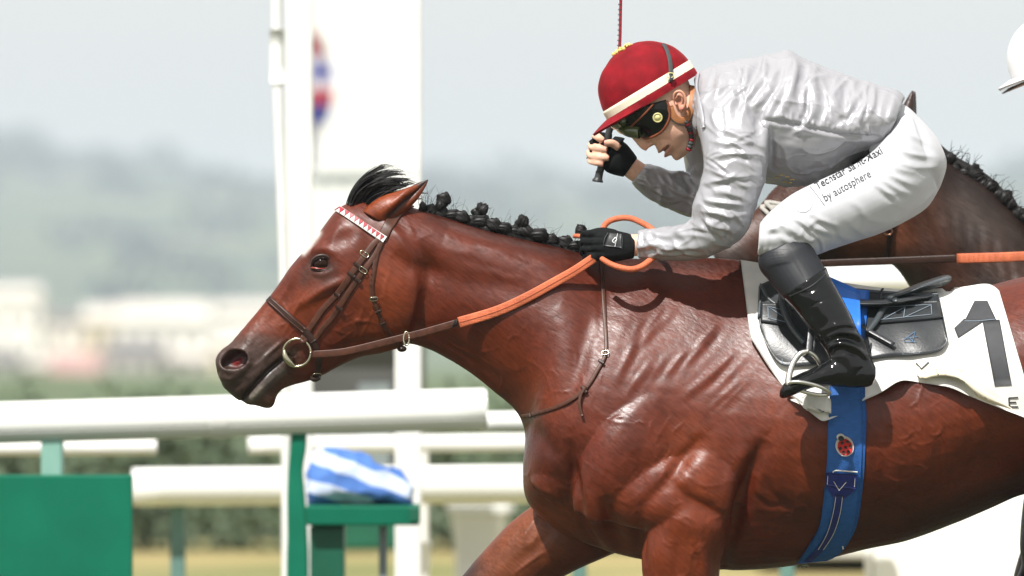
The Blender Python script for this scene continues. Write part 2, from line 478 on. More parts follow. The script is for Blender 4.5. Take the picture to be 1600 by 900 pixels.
M_LEAF2 = mat('tree_leaves', (.055, .10, .04), .6, .4, .6)
def leaf_cloud(centres, n, size, seed):
    """leaf-sized faces through the volume of lumpy crowns; centres (x,y,z,rx,ry,rz)"""
    r = np.random.RandomState(seed); Vs = []
    c = np.array(centres); w = (c[:, 3] * c[:, 5]); idx = r.choice(len(c), n, p=w / w.sum())
    d = r.normal(size=(n, 3)); d /= np.linalg.norm(d, axis=1)[:, None]
    P = c[idx, :3] + d * c[idx, 3:6] * (r.rand(n, 1) ** .35)
    a = r.normal(size=(n, 3)); a /= np.linalg.norm(a, axis=1)[:, None]; b = np.cross(a, r.normal(size=(n, 3))); b /= np.linalg.norm(b, axis=1)[:, None]
    s = size * r.uniform(.6, 1.3, (n, 1))
    V = np.stack((P - a * s, P + b * s * .6, P + a * s, P - b * s * .6), 1).reshape(-1, 3)
    return V, np.arange(4 * n).reshape(-1, 4)
wr = np.random.RandomState(9); cs = []
for i in range(420):
    x = wr.uniform(-700, 700); v = wr.rand() ** .7
    if .42 < v < .56 and x < -60: continue
    zt = np.interp(x, rx, rz); zz = -6.5 + (zt + 6.5) * math.sin(v * math.pi / 2) ** 1.5
    q = wr.uniform(3.5, 8); cs.append((x, 1500 + 1900 * v - 25, zz + q * .5, q * 1.8, q * 1.4, q))
V, F = leaf_cloud(cs, 26000, 1.9, 4); wood = link('hillside_wood', mesh_np('hillside_wood', V, F, M_WOOD, False)); tag(wood, 'dark hazy wood scattered over the far hillside', 'wood', kind='stuff')

# village in the valley
HW = [mat('house_white', (.84, .80, .72), .8, .06, .3), mat('house_cream', (.70, .60, .42), .8, .06, .3), mat('house_grey', (.52, .49, .44), .8, .1, .3)]
HR = [mat('roof_pale', (.62, .58, .52), .8, .1, .3), mat('roof_red', (.38, .22, .20), .8, .15, .4), mat('roof_slate', (.18, .17, .17), .7, .15, .4)]
M_PANE = mat('dark_window', (.03, .035, .04), .2, .1)
def house(x0, x1, ytop, yroof, ybot, y, wall, roof, label):
    e = empty('house', base_of((x0 + x1) / 2, y), label, 'house', 'houses in the valley'); e.location.z = W(0, ybot, y)[2]
    slab('wall', x0, yroof, x1, ybot, y, 9, wall, e, 0)
    a, b = W(x0 - 3, yroof, y - .3), W(x1 + 3, yroof, y - .3); t = W(0, ytop, y)[2]; ins = (b[0] - a[0]) * .05; yb = y + 9.3
    Vr = [(a[0], y - .3, a[2]), (b[0], y - .3, a[2]), (b[0], yb, a[2]), (a[0], yb, a[2]), (a[0] + ins, y + 4.5, t), (b[0] - ins, y + 4.5, t)]
    MB().add(Vr, [(0, 1, 5, 4), (2, 3, 4, 5), (1, 2, 5), (3, 0, 4), (3, 2, 1, 0)]).build('roof', roof, e, False)
    n = max(2, int((x1 - x0) / 26)); st = (x1 - x0) / n; h = (ybot - yroof)
    for row in range(2 if h > 50 else 1):
        for i in range(n):
            cx = x0 + st * (i + .5); cy = yroof + h * (.28 + .42 * row)
            slab('window', cx - 5, cy - h * .09, cx + 5, cy + h * .09, y - .06, .1, M_PANE, e, 0)
house(128, 182, 478, 500, 606, 592, HW[1], HR[0], 'cream house in the gap left of the long white one')
house(-140, -38, 480, 500, 606, 596, HW[0], HR[0], 'white house beyond the left picture edge')
house(330, 400, 520, 540, 626, 528, HW[1], HR[0], 'cream house right under the muzzle of the bay horse')
house(-40, 62, 446, 462, 590, 585, HW[0], HR[0], 'tall white house at the left edge below the hill')
house(70, 128, 486, 500, 590, 600, HW[0], HR[2], 'small white house beside the tall white one')
house(180, 330, 472, 500, 606, 575, HW[0], HR[0], 'long white pale-roofed house in the middle of the village')
house(335, 470, 472, 490, 606, 610, HW[0], HR[0], 'white house behind the nose of the bay horse')
house(76, 152, 552, 590, 626, 520, HW[1], HR[1], 'cream house with a dull pinkish red roof')
house(30, 72, 560, 572, 626, 540, HW[1], HR[0], 'narrow cream house left of the red roof')
house(160, 250, 532, 552, 626, 530, HW[2], HR[2], 'grey house with slate roof right of the red roof')
house(256, 345, 545, 560, 626, 535, HW[2], HR[0], 'grey house with pale roof near the muzzle of the bay horse')
house(-60, 22, 545, 562, 626, 532, HW[2], HR[2], 'grey house cut by the left picture edge')

# treeline and hedge across the course
cs = []
for i in range(170):
    x = -15 + 32 * i / 169; cs.append((x + wr.uniform(-.1, .1), 28 + wr.uniform(-.15, .25), .42 + wr.uniform(-.05, .10), .32, .4, .5))
V, F = leaf_cloud(cs, 56000, .045, 8); hedge = link('hedge', mesh_np('hedge', V, F, M_LEAF, False)); tag(hedge, 'low dark green hedge running behind the white rails', 'hedge')

# near rail with its green post and board
def tube_rail(name, pts, rpx, y, m, parent, notch=False, y2=None):
    k = zone(y); P = [W(a, b, y) for a, b in pts]
    if y2 is not None: P[-1] = W(*pts[-1], y2)
    P = resample(np.array(P), 24); r = rpx * S * k
    T = (P[-1] - P[0]) / np.linalg.norm(P[-1] - P[0]); side = np.cross(T, (0, 0, 1.)); up = np.cross(side, T)
    a = 2 * np.pi * np.arange(160) / 160
    q = np.ones(160) * r
    if notch:
        i = int(np.argmin(np.abs(np.sin(a) + .42) + (np.cos(a) < 0) * 5)); q[i] *= .94
    R = np.array([p + np.cos(a)[:, None] * q[:, None] * side + np.sin(a)[:, None] * q[:, None] * up for p in np.vstack((P[0] - T * 1e-4, P, P[-1] + T * 1e-4))])
    R[0] = P[0] + (R[0] - P[0]) * .9; R[-1] = P[-1] + T * .008 + (R[-1] - P[-1]) * .86
    return MB().add(*rings_mesh(R)).build(name, m, parent)
rail = empty('running_rail', base_of(380, 5), 'thick white plastic rail in front, ending behind the horse neck', 'rail')
tube_rail('rail', [(-420, 673), (757, 639)], 32.5, 5, M_WHITE2, rail, True)
def post_limb(name, path, y, m, parent):
    P = catmull(np.array(path, float), 6); mb = MB()
    R = []
    for px, py, r in P:
        c = W(px, py, y); q = r * S * zone(y)
        R.append([c + np.array(v) * q for v in ((-1, -.8, 0), (-.8, -1, 0), (.8, -1, 0), (1, -.8, 0), (1, .8, 0), (.8, 1, 0), (-.8, 1, 0), (-1, .8, 0))])
    return mb.add(*rings_mesh(np.array(R))).build(name, m, parent, False)
post_limb('post', [(467, 668, 12), (466, 700, 12.5), (462, 735, 11.5), (463, 780, 14), (465, 840, 15.5), (465, 905, 17), (465, 1210, 17)], 5, M_GREEN, rail)
for px in (-180, 330): tube_rail('joint_sleeve', [(px, 661.5 - .0289 * (px - 0) ), (px + 26, 661.5 - .0289 * (px + 26))], 33.3, 5, M_WHITE, rail)
post_limb('post', [(82, 676, 17), (82, 720, 17), (82, 752, 17), (82, 1210, 15)], 5, M_MINT, rail)
board = slab('green_board', -330, 742, 207, 1085, 4.72, .03, M_GREEN); tag(board, 'plain green board under the left end of the thick white rail', 'board')
shelf = empty('green_shelf', base_of(570, 5.4), 'green wooden shelf on a dark green box between the white posts', 'shelf')
slab('top', 478, 790, 655, 821, 5.4, .25, M_GREEN, shelf); slab('lip', 640, 793, 655.5, 815, 5.38, .015, M_GREEND, shelf, .002)
slab('box', 484, 822, 538, 1130, 5.45, .2, M_GREEND, shelf); slab('leg', 592, 822, 605, 1130, 5.5, .03, M_GREY, shelf, .002)

# finish structure: two tall white posts with a panel between them
fin = empty('finish_post', base_of(545, 7), 'pair of tall white posts behind the bay horse head', 'post')
slab('post', 447, -260, 488, 1100, 6.9, .12, M_WHITE, fin); slab('post', 617, -260, 658, 1100, 6.9, .12, M_WHITE, fin)
scr = empty('white_screen', base_of(552, 40), 'large white screen far back between the two tall white posts', 'screen')
slab('panel', 478, -300, 628, 272, 40, .2, M_WHITE, scr); 
for i in range(5): slab('slat', 480 + 30 * i, 276, 506 + 30 * i, 480, 40.05, .1, M_WHITE2, scr, .01)
for px in (484, 618): slab('leg', px, 480, px + 8, 796, 40.1, .12, M_WHITE2, scr, .01)
MB().add(*tube3([W(434, -260, 6.6), W(433, 60, 6.6), W(441, 320, 6.6), W(446, 560, 6.6), W(448, 1130, 6.6)], [.016, .017, .016, .015, .015], 12, 4)).build('pole', M_WHITE, fin)
MB().add(*tube3([W(433, 46, 6.6), W(434, 130, 6.6)], [.024, .024], 14, 3)).build('pole_sleeve', M_WHITE2, fin)
# flag hanging beside the panel
def flag_mat():
    m, n, l, b = new_mat('flag_cloth')
    tc = n.new('ShaderNodeTexCoord'); sx = n.new('ShaderNodeSeparateXYZ'); l.new(tc.outputs['Object'], sx.inputs[0])
    z0, z1 = W(0, 264, 38.5)[2], W(0, 28, 38.5)[2]
    mr = n.new('ShaderNodeMapRange'); mr.inputs[1].default_value = z0; mr.inputs[2].default_value = z1; l.new(sx.outputs['Z'], mr.inputs[0])
    r = n.new('ShaderNodeValToRGB'); r.color_ramp.interpolation = 'CONSTANT'; e = r.color_ramp.elements; e[0].position = 0; e[0].color = (.08, .10, .36, 1); e[1].position = .2; e[1].color = (.74, .72, .76, 1)
    for p, c in ((.30, (.10, .12, .42, 1)), (.42, (.55, .08, .12, 1)), (.52, (.74, .72, .76, 1)), (.60, (.12, .14, .45, 1)), (.68, (.62, .60, .68, 1)), (.76, (.58, .08, .11, 1))):
        k = e.new(p); k.color = c
    l.new(mr.outputs[0], r.inputs[0]); l.new(r.outputs[0], b.inputs['Base Color']); b.inputs['Roughness'].default_value = .8; return m
u = np.linspace(0, 1, 14)[:, None]; v = np.linspace(0, 1, 40)[None]
wid = 14 + 30 * np.sin(np.clip(v * 1.25, 0, 1) * np.pi) ** .8
fx = 478 + wid * u; fy = 28 + 236 * v + 22 * u * (1 - v); fyd = 38.5 + .08 * np.sin(u * 11 + v * 3) + .01 * np.sin(v * 9)
Gf = np.array([[W(fx[i, j], fy[i, j], fyd[i, j]) for j in range(40)] for i in range(14)])
fl = MB().add(*sheet(Gf, .002)).build('flag', flag_mat()); tag(fl, 'drooping red white and blue flag in front of the white screen', 'flag')

# second line of rails
r2 = empty('rail_fence', base_of(700, 8.5), 'white pipe fence with two rails farther back, behind the thick rail', 'fence')
tube_rail('rail', [(207, 761), (1330, 753)], 30, 8.5, M_WHITE2, r2)
for px in (278, 905, 1230): post_limb('post', [(px, 775, 12), (px, 900, 11.5), (px, 1040, 11.5)], 8.6, M_TEAL, r2)
tube_rail('upper_rail', [(388, 696), (1330, 686)], 13.5, 8.7, M_WHITE, r2)
r3 = empty('upper_rail_fence', base_of(120, 7.5), 'short white top rail seen under the thick rail at left', 'rail')
tube_rail('rail', [(-420, 702), (241, 699)], 12, 7.5, M_WHITE, r3); post_limb('post', [(-120, 705, 10), (-120, 1070, 10)], 7.55, M_TEAL, r3)
r4 = empty('short_rail', base_of(900, 6.2), 'white rail end carrying on behind the horse chest', 'rail')
tube_rail('rail', [(752, 659), (1300, 652)], 15.5, 6.2, M_WHITE2, r4); post_limb('post', [(1100, 665, 12), (1100, 1110, 12)], 6.3, M_TEAL, r4)
bp_ = empty('white_bollard', base_of(650, 9), 'white round-footed bollard behind the right white post', 'bollard')
post_limb('post', [(650, 700, 20), (650, 860, 20)], 9.0, M_WHITE, bp_); post_limb('foot', [(650, 850, 24), (650, 862, 22), (650, 1030, 20)], 9.0, M_WHITE, bp_)
# striped cloth heaped on the shelf
def stripe_mat():
    m, n, l, b = new_mat('blue_white_stripes')
    tc = n.new('ShaderNodeTexCoord'); mp = n.new('ShaderNodeMapping'); mp.inputs['Rotation'].default_value = (0, math.radians(-20), 0); l.new(tc.outputs['Object'], mp.inputs[0])
    w = n.new('ShaderNodeTexWave'); w.bands_direction = 'Z'; w.inputs['Scale'].default_value = 3.1; w.inputs['Distortion'].default_value = 3.0; w.inputs['Detail Scale'].default_value = 1.5; w.inputs['Phase Offset'].default_value = 2.2; l.new(mp.outputs[0], w.inputs['Vector'])
    r = n.new('ShaderNodeValToRGB'); r.color_ramp.interpolation = 'CONSTANT'; e = r.color_ramp.elements; e[0].color = (.06, .16, .46, 1); e[1].position = .5; e[1].color = (.46, .53, .68, 1)
    l.new(w.outputs[0], r.inputs[0]); l.new(r.outputs[0], b.inputs['Base Color']); b.inputs['Roughness'].default_value = .8; return m
V, F = union([loft([(482, 735, 482, 792, .04, .6, .5, 5.5), (492, 712, 492, 794, .07, .6, .5, 5.52), (525, 698, 515, 795, .10, .6, .5, 5.53), (552, 706, 550, 795, .11, .6, .5, 5.53), (590, 726, 590, 795, .10, .6, .5, 5.53), (630, 744, 630, 795, .08, .6, .5, 5.52), (640, 760, 640, 792, .04, .6, .5, 5.5)], 24, 5)], .012, 3)
cl = Sculpt(V, F); cl.V += cl.N * (vnoise(cl.V, 11, 2) * .020 + (1 - np.abs(vnoise(cl.V, 18, 5))) ** 4 * .014)[:, None]; o = cl.build('striped_cloth', stripe_mat()); tag(o, 'blue and white striped cloth heaped on the green shelf', 'cloth')
cab = empty('cabin', base_of(560, 15), 'dark grey cabin standing behind the finish posts', 'cabin')
slab('wall', 470, 520, 660, 745, 15, 1.2, M_CABIN, cab, .02); slab('roof', 462, 506, 668, 522, 14.9, 1.5, M_GREY, cab, .02); slab('skirt', 474, 745.5, 656, 860, 15.05, 1.1, M_GREEND, cab, .02)
slab('door', 560, 600, 610, 744, 14.98, .015, M_GREY, cab, .003)
pl = empty('planter', base_of(750, 17), 'white planter tub on the grass behind the horse chest', 'planter')
post_limb('tub', [(750, 795, 48), (748, 830, 40), (745, 872, 34), (745, 905, 34)], 17, M_WHITE, pl)
post_limb('rim', [(750, 788, 52), (750, 799, 52)], 17, M_WHITE2, pl)
wbd = empty('white_board', base_of(1500, 9), 'large white board under the belly of the bay horse', 'board')
slab('panel', 1365, 640, 1960, 1100, 9, .05, M_WHITE2, wbd); slab('frame', 1352, 630, 1364, 1100, 8.99, .07, M_WHITE, wbd)
tent = empty('tent', base_of(1360, 24), 'white tent behind the saddle, seen under the dark horse', 'tent')
slab('wall', 1180, 440, 1520, 870, 24, 3, M_WHITE2, tent, .02)
a, b = W(1170, 440, 23.9), W(1530, 440, 23.9); t = W(0, 396, 24)[2]; cx = (a[0] + b[0]) / 2
MB().add([(a[0], 23.9, a[2]), (b[0], 23.9, a[2]), (b[0], 27.1, a[2]), (a[0], 27.1, a[2]), (cx - .6, 25.5, t), (cx + .6, 25.5, t)], [(0, 1, 5, 4), (2, 3, 4, 5), (1, 2, 5), (3, 0, 4), (3, 2, 1, 0)]).build('roof', M_WHITE2, tent, False)
# hazy air
hz_ = MB().add(*box((0, 2400, 30), (2400, 2460, 50))).build('haze', None, None, False); tag(hz_, 'thin pale summer haze over the course', 'haze', kind='stuff')
hm = bpy.data.materials.new('haze'); hm.use_nodes = True; hm.node_tree.nodes.clear()
ho = hm.node_tree.nodes.new('ShaderNodeOutputMaterial'); pv = hm.node_tree.nodes.new('ShaderNodeVolumePrincipled'); pv.inputs['Color'].default_value = (.79, .90, .975, 1); pv.inputs['Density'].default_value = .00036
hm.node_tree.links.new(pv.outputs[0], ho.inputs['Volume']); hz_.data.materials.append(hm)
# ------------------------------------------------------------------ the bay racehorse
COAT, ORANGE, DARKC, BLACK = (.084, .0122, .0030), (.175, .0320, .0060), (.018, .0036, .0016), (.011, .009, .008)

def coat_material(name, spec=.38):
    m, n, l, b = new_mat(name)
    tc = n.new('ShaderNodeTexCoord'); at = n.new('ShaderNodeAttribute'); at.attribute_name = 'col'
    def noise(scale, detail, stretch=None, rot=0):
        src = tc.outputs['Object']
        if stretch:
            mp = n.new('ShaderNodeMapping'); mp.vector_type = 'TEXTURE'; mp.inputs['Rotation'].default_value = (0, rot, 0); mp.inputs['Scale'].default_value = stretch; l.new(src, mp.inputs[0]); src = mp.outputs[0]
        z = n.new('ShaderNodeTexNoise'); z.inputs['Scale'].default_value = scale; z.inputs['Detail'].default_value = detail; l.new(src, z.inputs['Vector']); return z.outputs[0]
    def rng_(src, a, b_, lo=.3, hi=.7):
        r = n.new('ShaderNodeMapRange'); r.inputs[1].default_value = lo; r.inputs[2].default_value = hi; r.inputs[3].default_value = a; r.inputs[4].default_value = b_; l.new(src, r.inputs[0]); return r.outputs[0]
    def mul(a, b_):
        q = n.new('ShaderNodeMath'); q.operation = 'MULTIPLY'; l.new(a, q.inputs[0]); l.new(b_, q.inputs[1]); return q.outputs[0]
    hair = noise(150, 5, (5, 1, 1), .65); speck = noise(420, 2); big = noise(6, 5); mid = noise(26, 5)
    k = mul(mul(rng_(hair, .80, 1.22), rng_(big, .84, 1.18)), rng_(mid, .86, 1.15))
    mx = n.new('ShaderNodeVectorMath'); mx.operation = 'SCALE'; l.new(at.outputs['Color'], mx.inputs[0]); l.new(k, mx.inputs['Scale']); l.new(mx.outputs[0], b.inputs['Base Color'])
    l.new(mul(rng_(hair, .33, .49), rng_(big, .8, 1.25)), b.inputs['Roughness'])
    prev = None
    for src, st, d in ((mid, .2, .005), (hair, .5, .0014), (speck, .22, .0006)):
        bp = n.new('ShaderNodeBump'); bp.inputs['Strength'].default_value = st; bp.inputs['Distance'].default_value = d; l.new(src, bp.inputs['Height'])
        if prev is not None: l.new(prev, bp.inputs['Normal'])
        prev = bp.outputs[0]
    l.new(prev, b.inputs['Normal'])
    b.inputs['Specular IOR Level'].default_value = spec
    return m
M_COAT = coat_material('bay_coat')
M_HAIR = mat('black_horse_hair', (.007, .0065, .0065), .5, .4, 60, .4, 300, .001, Specular_IOR_Level=.35)
M_EYE = mat('horse_eye', (.016, .006, .003), .06, .3, 60, IOR=1.38, Specular_IOR_Level=.3)
M_LID = mat('eyelid_skin', (.035, .018, .014), .45, .2, 60, .3, 200, .001)
M_LIDR = mat('eye_corner_red', (.22, .035, .025), .25, .2, 90)

BODY = [  # head, neck and trunk outlines: top point, bottom point, half-width, where widest, fullness, y centre
    (336, 562, 340, 584, .018, .5, .5, 0), (344, 551, 350, 606, .038, .5, .5, 0), (357, 539, 374, 626, .050, .48, .5, 0),
    (381, 511, 403, 635, .054, .42, .52, 0), (395, 495, 424, 637, .051, .42, .52, 0), (409, 478, 436, 614, .047, .42, .52, 0),
    (427, 455, 456, 603, .049, .42, .5, 0), (441, 435, 478, 597, .056, .45, .48, 0), (455, 415, 500, 589, .065, .45, .48, 0),
    (479, 387, 530, 573, .078, .44, .48, 0), (500, 361, 560, 559, .090, .42, .48, 0), (524, 330, 590, 551, .096, .44, .48, 0),
    (545, 317, 618, 541, .094, .48, .48, 0), (575, 313, 640, 538, .088, .52, .5, 0), (610, 315, 668, 546, .084, .46, .52, 0),
    (648, 325, 699, 561, .086, .42, .55, 0), (700, 341, 735, 584, .092, .40, .58, 0), (760, 361, 770, 612, .102, .40, .6, 0),
    (830, 377, 806, 643, .120, .43, .6, 0), (886, 388, 820, 680, .140, .48, .6, 0), (930, 397, 817, 735, .167, .54, .6, 0),
    (970, 402, 824, 785, .19, .6, .6, 0), (1010, 404, 868, 826, .21, .58, .6, 0), (1060, 404, 930, 856, .225, .58, .6, 0),
    (1110, 402, 1015, 878, .235, .57, .62, 0), (1160, 406, 1105, 891, .245, .57, .62, 0), (1210, 418, 1190, 890, .262, .56, .58, 0),
    (1270, 432, 1270, 879, .285, .55, .55, 0), (1340, 446, 1345, 860, .30, .54, .52, 0), (1410, 454, 1415, 846, .305, .53, .52, 0),
    (1480, 455, 1485, 821, .30, .52, .52, 0), (1540, 447, 1550, 793, .29, .5, .52, 0), (1600, 432, 1602, 772, .28, .5, .52, 0),
    (1670, 423, 1670, 765, .275, .5, .52, 0), (1740, 432, 1730, 775, .27, .5, .52, 0), (1800, 460, 1790, 770, .24, .5, .5, 0),
    (1850, 505, 1840, 740, .19, .5, .5, 0), (1885, 560, 1875, 680, .11, .5, .5, 0)]
horse_parts = [loft(BODY, 48, 5),
    limb([(1110, 540, -.07, 30, .04), (1075, 590, -.135, 56, .06), (1000, 690, -.18, 70, .07), (945, 765, -.17, 52, .07), (930, 810, -.15, 34, .05)]),      # near shoulder
    limb([(945, 770, -.16, 45, .06), (1010, 770, -.19, 60, .065), (1090, 775, -.185, 70, .075), (1110, 810, -.17, 60, .07)]),    # near upper arm
    limb([(1120, 590, -.09, 26, .04), (1108, 660, -.15, 54, .06), (1100, 740, -.185, 72, .07), (1085, 800, -.18, 64, .08), (1066, 860, -.17, 64, .085), (1064, 905, -.165, 60, .08),
          (1058, 985, -.16, 46, .065), (1064, 1080, -.15, 36, .05), (1085, 1140, -.15, 24, .032), (1115, 1210, -.15, 21, .028), (1150, 1275, -.15, 23, .03), (1140, 1330, -.15, 32, .045)]),
    limb([(990, 790, .10, 60, .07), (920, 815, .11, 62, .08), (850, 850, .12, 60, .085), (785, 905, .125, 52, .07), (715, 968, .13, 38, .055), (655, 1022, .13, 33, .048),
          (610, 1070, .13, 23, .032), (550, 1135, .13, 20, .026), (505, 1185, .13, 23, .03), (465, 1215, .13, 32, .045)]),
    limb([(1000, 790, .16, 60, .07), (1090, 770, .17, 70, .08), (1090, 680, .16, 60, .06)]),
    limb([(930, 720, -.09, 40, .06), (880, 745, -.085, 44, .065), (858, 772, -.08, 34, .055)]),                                  # pectorals
    limb([(930, 720, .09, 40, .06), (880, 745, .085, 44, .065), (858, 772, .08, 34, .055)]),
    limb([(1760, 560, -.18, 120, .10), (1700, 700, -.2, 95, .10), (1668, 790, -.19, 60, .08), (1700, 880, -.17, 50, .06), (1745, 960, -.16, 34, .045), (1720, 1060, -.16, 23, .032),
          (1690, 1160, -.16, 22, .03), (1660, 1215, -.16, 32, .045)]),
    limb([(1760, 560, .18, 120, .10), (1700, 700, .2, 95, .10), (1655, 790, .19, 58, .08), (1640, 850, .17, 48, .06), (1625, 905, .16, 36, .045), (1560, 985, .16, 23, .032),
          (1500, 1060, .16, 22, .03), (1470, 1110, .16, 32, .045)])]
V, F = union(horse_parts, .0035, 20)
H = Sculpt(V, F, COAT)
near = H.V[:, 1] < -.03
# slow rolling of the muscle under the skin
H.V += H.N * (vnoise(H.V, 9, 1) * .0012 + vnoise(H.V, 45, 2) * .0003)[:, None] * np.clip((H.Q[:, 0] - 560) / 120, .25, 1)[:, None]
# --- head
H.stroke([(596, 345), (626, 378), (646, 430), (644, 490), (622, 536)], 9, 12, 46, taper=False)
H.blob((600, 470), 34, 46, 5)
H.blob((648, 378), 34, 22, 9, 15).stroke([(612, 396), (645, 418), (700, 428)], 13, -9)
H.stroke([(476, 409), (490, 393), (510, 389), (530, 400)], 7, 7).blob((540, 372), 15, 11, -6, -35)
H.blob((503, 412), 13, 9, -7, 10).stroke([(484, 423), (503, 429), (522, 421)], 5, 3.5)
H.stroke([(540, 440), (505, 452), (462, 482)], 8, 5).stroke([(478, 430), (440, 478), (415, 515)], 12, -5)
H.stroke([(520, 470), (490, 500), (470, 535)], 14, -4).stroke([(523, 520), (560, 500), (590, 505)], 2.6, 1.8).stroke([(560, 500), (556, 520), (561, 545)], 2.6, 1.6)
H.stroke([(505, 375), (480, 400), (450, 440)], 5, 3)
H.stroke([(560, 340), (575, 380), (560, 420)], 12, -3)
for pts, r, a in [([(548, 432), (515, 448), (480, 470), (452, 492)], 6, 3.5), ([(552, 446), (520, 462), (486, 486)], 8, -4), ([(533, 352), (520, 372), (520, 388)], 6, 3), ([(500, 440), (472, 470), (452, 505), (440, 530)], 3, 2.2), ([(472, 470), (455, 478), (440, 495)], 2.6, 1.8),
                  ([(560, 395), (580, 430), (588, 470)], 9, 3), ([(570, 470), (560, 500), (530, 522)], 3, 1.8), ([(610, 420), (600, 455), (606, 500)], 3, 1.6), ([(468, 420), (445, 455), (418, 495)], 4, 2.5), ([(530, 560), (560, 548), (600, 540)], 6, 3), ([(520, 548), (556, 536), (600, 528)], 7, -4)]: H.stroke(pts, r, a)
# muzzle
el = lambda cx, cy, rx, ry, a=0, n=16: [(cx + rx * math.cos(t) * math.cos(a) - ry * math.sin(t) * math.sin(a), cy + rx * math.cos(t) * math.sin(a) + ry * math.sin(t) * math.cos(a)) for t in np.linspace(0, 2 * math.pi, n)]
H.stroke(el(366, 562, 22, 17, -.1), 6, 6.5, taper=False)
H.stroke([(340, 585), (360, 592), (384, 577)], 5, 4).stroke([(346, 598), (370, 604), (392, 590)], 6, -3)
H.refresh(); H.blob((367, 561), 17, 12, -32, -6, 6); H.refresh(); H.blob((372, 566), 7, 5, 7); H.blob((352, 569), 8, 5, -11, 30)
mouth = [(377, 627), (396, 604), (420, 580), (440, 563), (450, 556)]
H.stroke([(x + 3, y + 12) for x, y in mouth], 7, 5.5).stroke([(x - 6, y - 10) for x, y in mouth], 8, 4)
H.refresh(); H.stroke(mouth, 3, -10, taper=False)
H.stroke([(436, 613), (446, 600), (462, 585)], 6, -4).blob((420, 628), 12, 10, 5)
for k in range(4): H.stroke([(392 + 7 * k, 578 - 4 * k), (415 + 6 * k, 556 - 5 * k), (440 + 4 * k, 536 - 4 * k)], 3, 1.6)
H.blob((457, 553), 8, 8, -4)
# --- neck
H.stroke([(640, 515), (700, 537), (770, 590), (822, 640)], 18, -7).stroke([(700, 480), (780, 520), (850, 590), (885, 680)], 44, 4)
H.stroke([(690, 368), (780, 396), (900, 420)], 26, 7).stroke([(640, 425), (720, 440), (800, 452), (880, 480)], 22, -8)
H.stroke([(652, 372), (668, 410), (668, 455), (656, 500), (640, 532)], 20, -15, 9)
for k, (x, y) in enumerate([(700, 362), (740, 378), (790, 392), (830, 405), (720, 400), (760, 420), (860, 410), (680, 380)]):
    H.stroke([(x, y), (x + 30, y + 14), (x + 62, y + 18)], 6, 1.6 if k % 2 else -1.6)
H.stroke([(668, 330), (740, 360), (800, 375), (880, 396)], 5, 3.5).stroke([(668, 342), (740, 372), (800, 386), (880, 406)], 6, -4)
vr0 = np.random.RandomState(17)
# --- shoulder and chest
H.stroke([(930, 430), (932, 540), (908, 640), (890, 700), (903, 775)], 62, 9, 16)
H.stroke([(890, 680), (896, 725), (906, 778), (920, 802)], 9, -16).blob((854, 748), 26, 46, 12, 8).stroke([(822, 660), (850, 690), (882, 715)], 14, -8)
for q in range(3): H.stroke([(848 + 9 * q, 735), (862 + 11 * q, 775), (886 + 9 * q, 806)], 4, 2.2)
H.blob((928, 808), 17, 40, 16, -25).stroke([(908, 780), (915, 826), (950, 868)], 8, -12).stroke([(942, 772), (954, 815), (974, 862)], 11, -14)
H.blob((960, 690), 50, 62, 7, 25).blob((1000, 600), 60, 60, 4, 30)
for pts, a in [([(1131, 500), (1075, 560), (1030, 620), (985, 672)], 5), ([(1092, 478), (1040, 545), (1000, 600), (963, 664)], 4.5), ([(1152, 545), (1100, 600), (1040, 652)], 5),
               ([(1058, 468), (1010, 530), (962, 596)], 3.5), ([(1160, 590), (1110, 640), (1062, 684)], 3), ([(1010, 470), (975, 540), (940, 610)], 3)]:
    for q in range(3):       # broken, uneven skin ridges rather than long ribs
        n0 = np.array(catmull(pts, 6)); k0 = vr0.randint(0, len(n0) // 2); k1 = k0 + vr0.randint(5, 9); seg = n0[k0:k1] + vr0.normal(size=2) * 7
        if len(seg) > 2: H.stroke(seg[::2] if len(seg) > 4 else seg, vr0.uniform(3.5, 6.5), a * vr0.uniform(.25, .5)); H.stroke(seg[::2] + np.array((9, 6)), 7, -a * vr0.uniform(.2, .4))
# triceps, elbow, forearm
H.blob((1100, 735), 58, 52, 6.5, 20)
H.stroke([(1104, 676), (1068, 716), (1045, 748), (1016, 780), (992, 796)], 15, -11, 9)
H.stroke([(1045, 750), (1080, 780), (1122, 802), (1150, 828)], 8, -10, 15).blob((1072, 818), 44, 22, 9, 22)
H.stroke([(996, 700), (1000, 745), (1012, 780)], 14, -5)
H.stroke([(1196, 684), (1168, 740), (1154, 795), (1149, 830)], 15, -21, 9); H.stroke([(1152, 790), (1146, 826), (1135, 872), (1130, 905)], 9, -10, 8, taper=False)
H.stroke([(1168, 690), (1142, 745), (1134, 790), (1124, 840)], 13, 7)
H.stroke([(1008, 786), (1000, 830), (1006, 890)], 11, -8).stroke([(1052, 845), (1058, 880), (1058, 920)], 9, -6).stroke([(1092, 845), (1100, 880), (1100, 920)], 10, 6).stroke([(1128, 830), (1118, 870), (1118, 905)], 8, -5)
H.blob((1030, 860), 17, 34, 6)
# far forearm
far = H.V[:, 1] > .0
H.stroke([(845, 800), (822, 832), (815, 850)], 5, 4, mask=far).stroke([(870, 815), (845, 850), (800, 885)], 9, -4, mask=far).stroke([(855, 860), (825, 880), (800, 900)], 3, 3, mask=far)
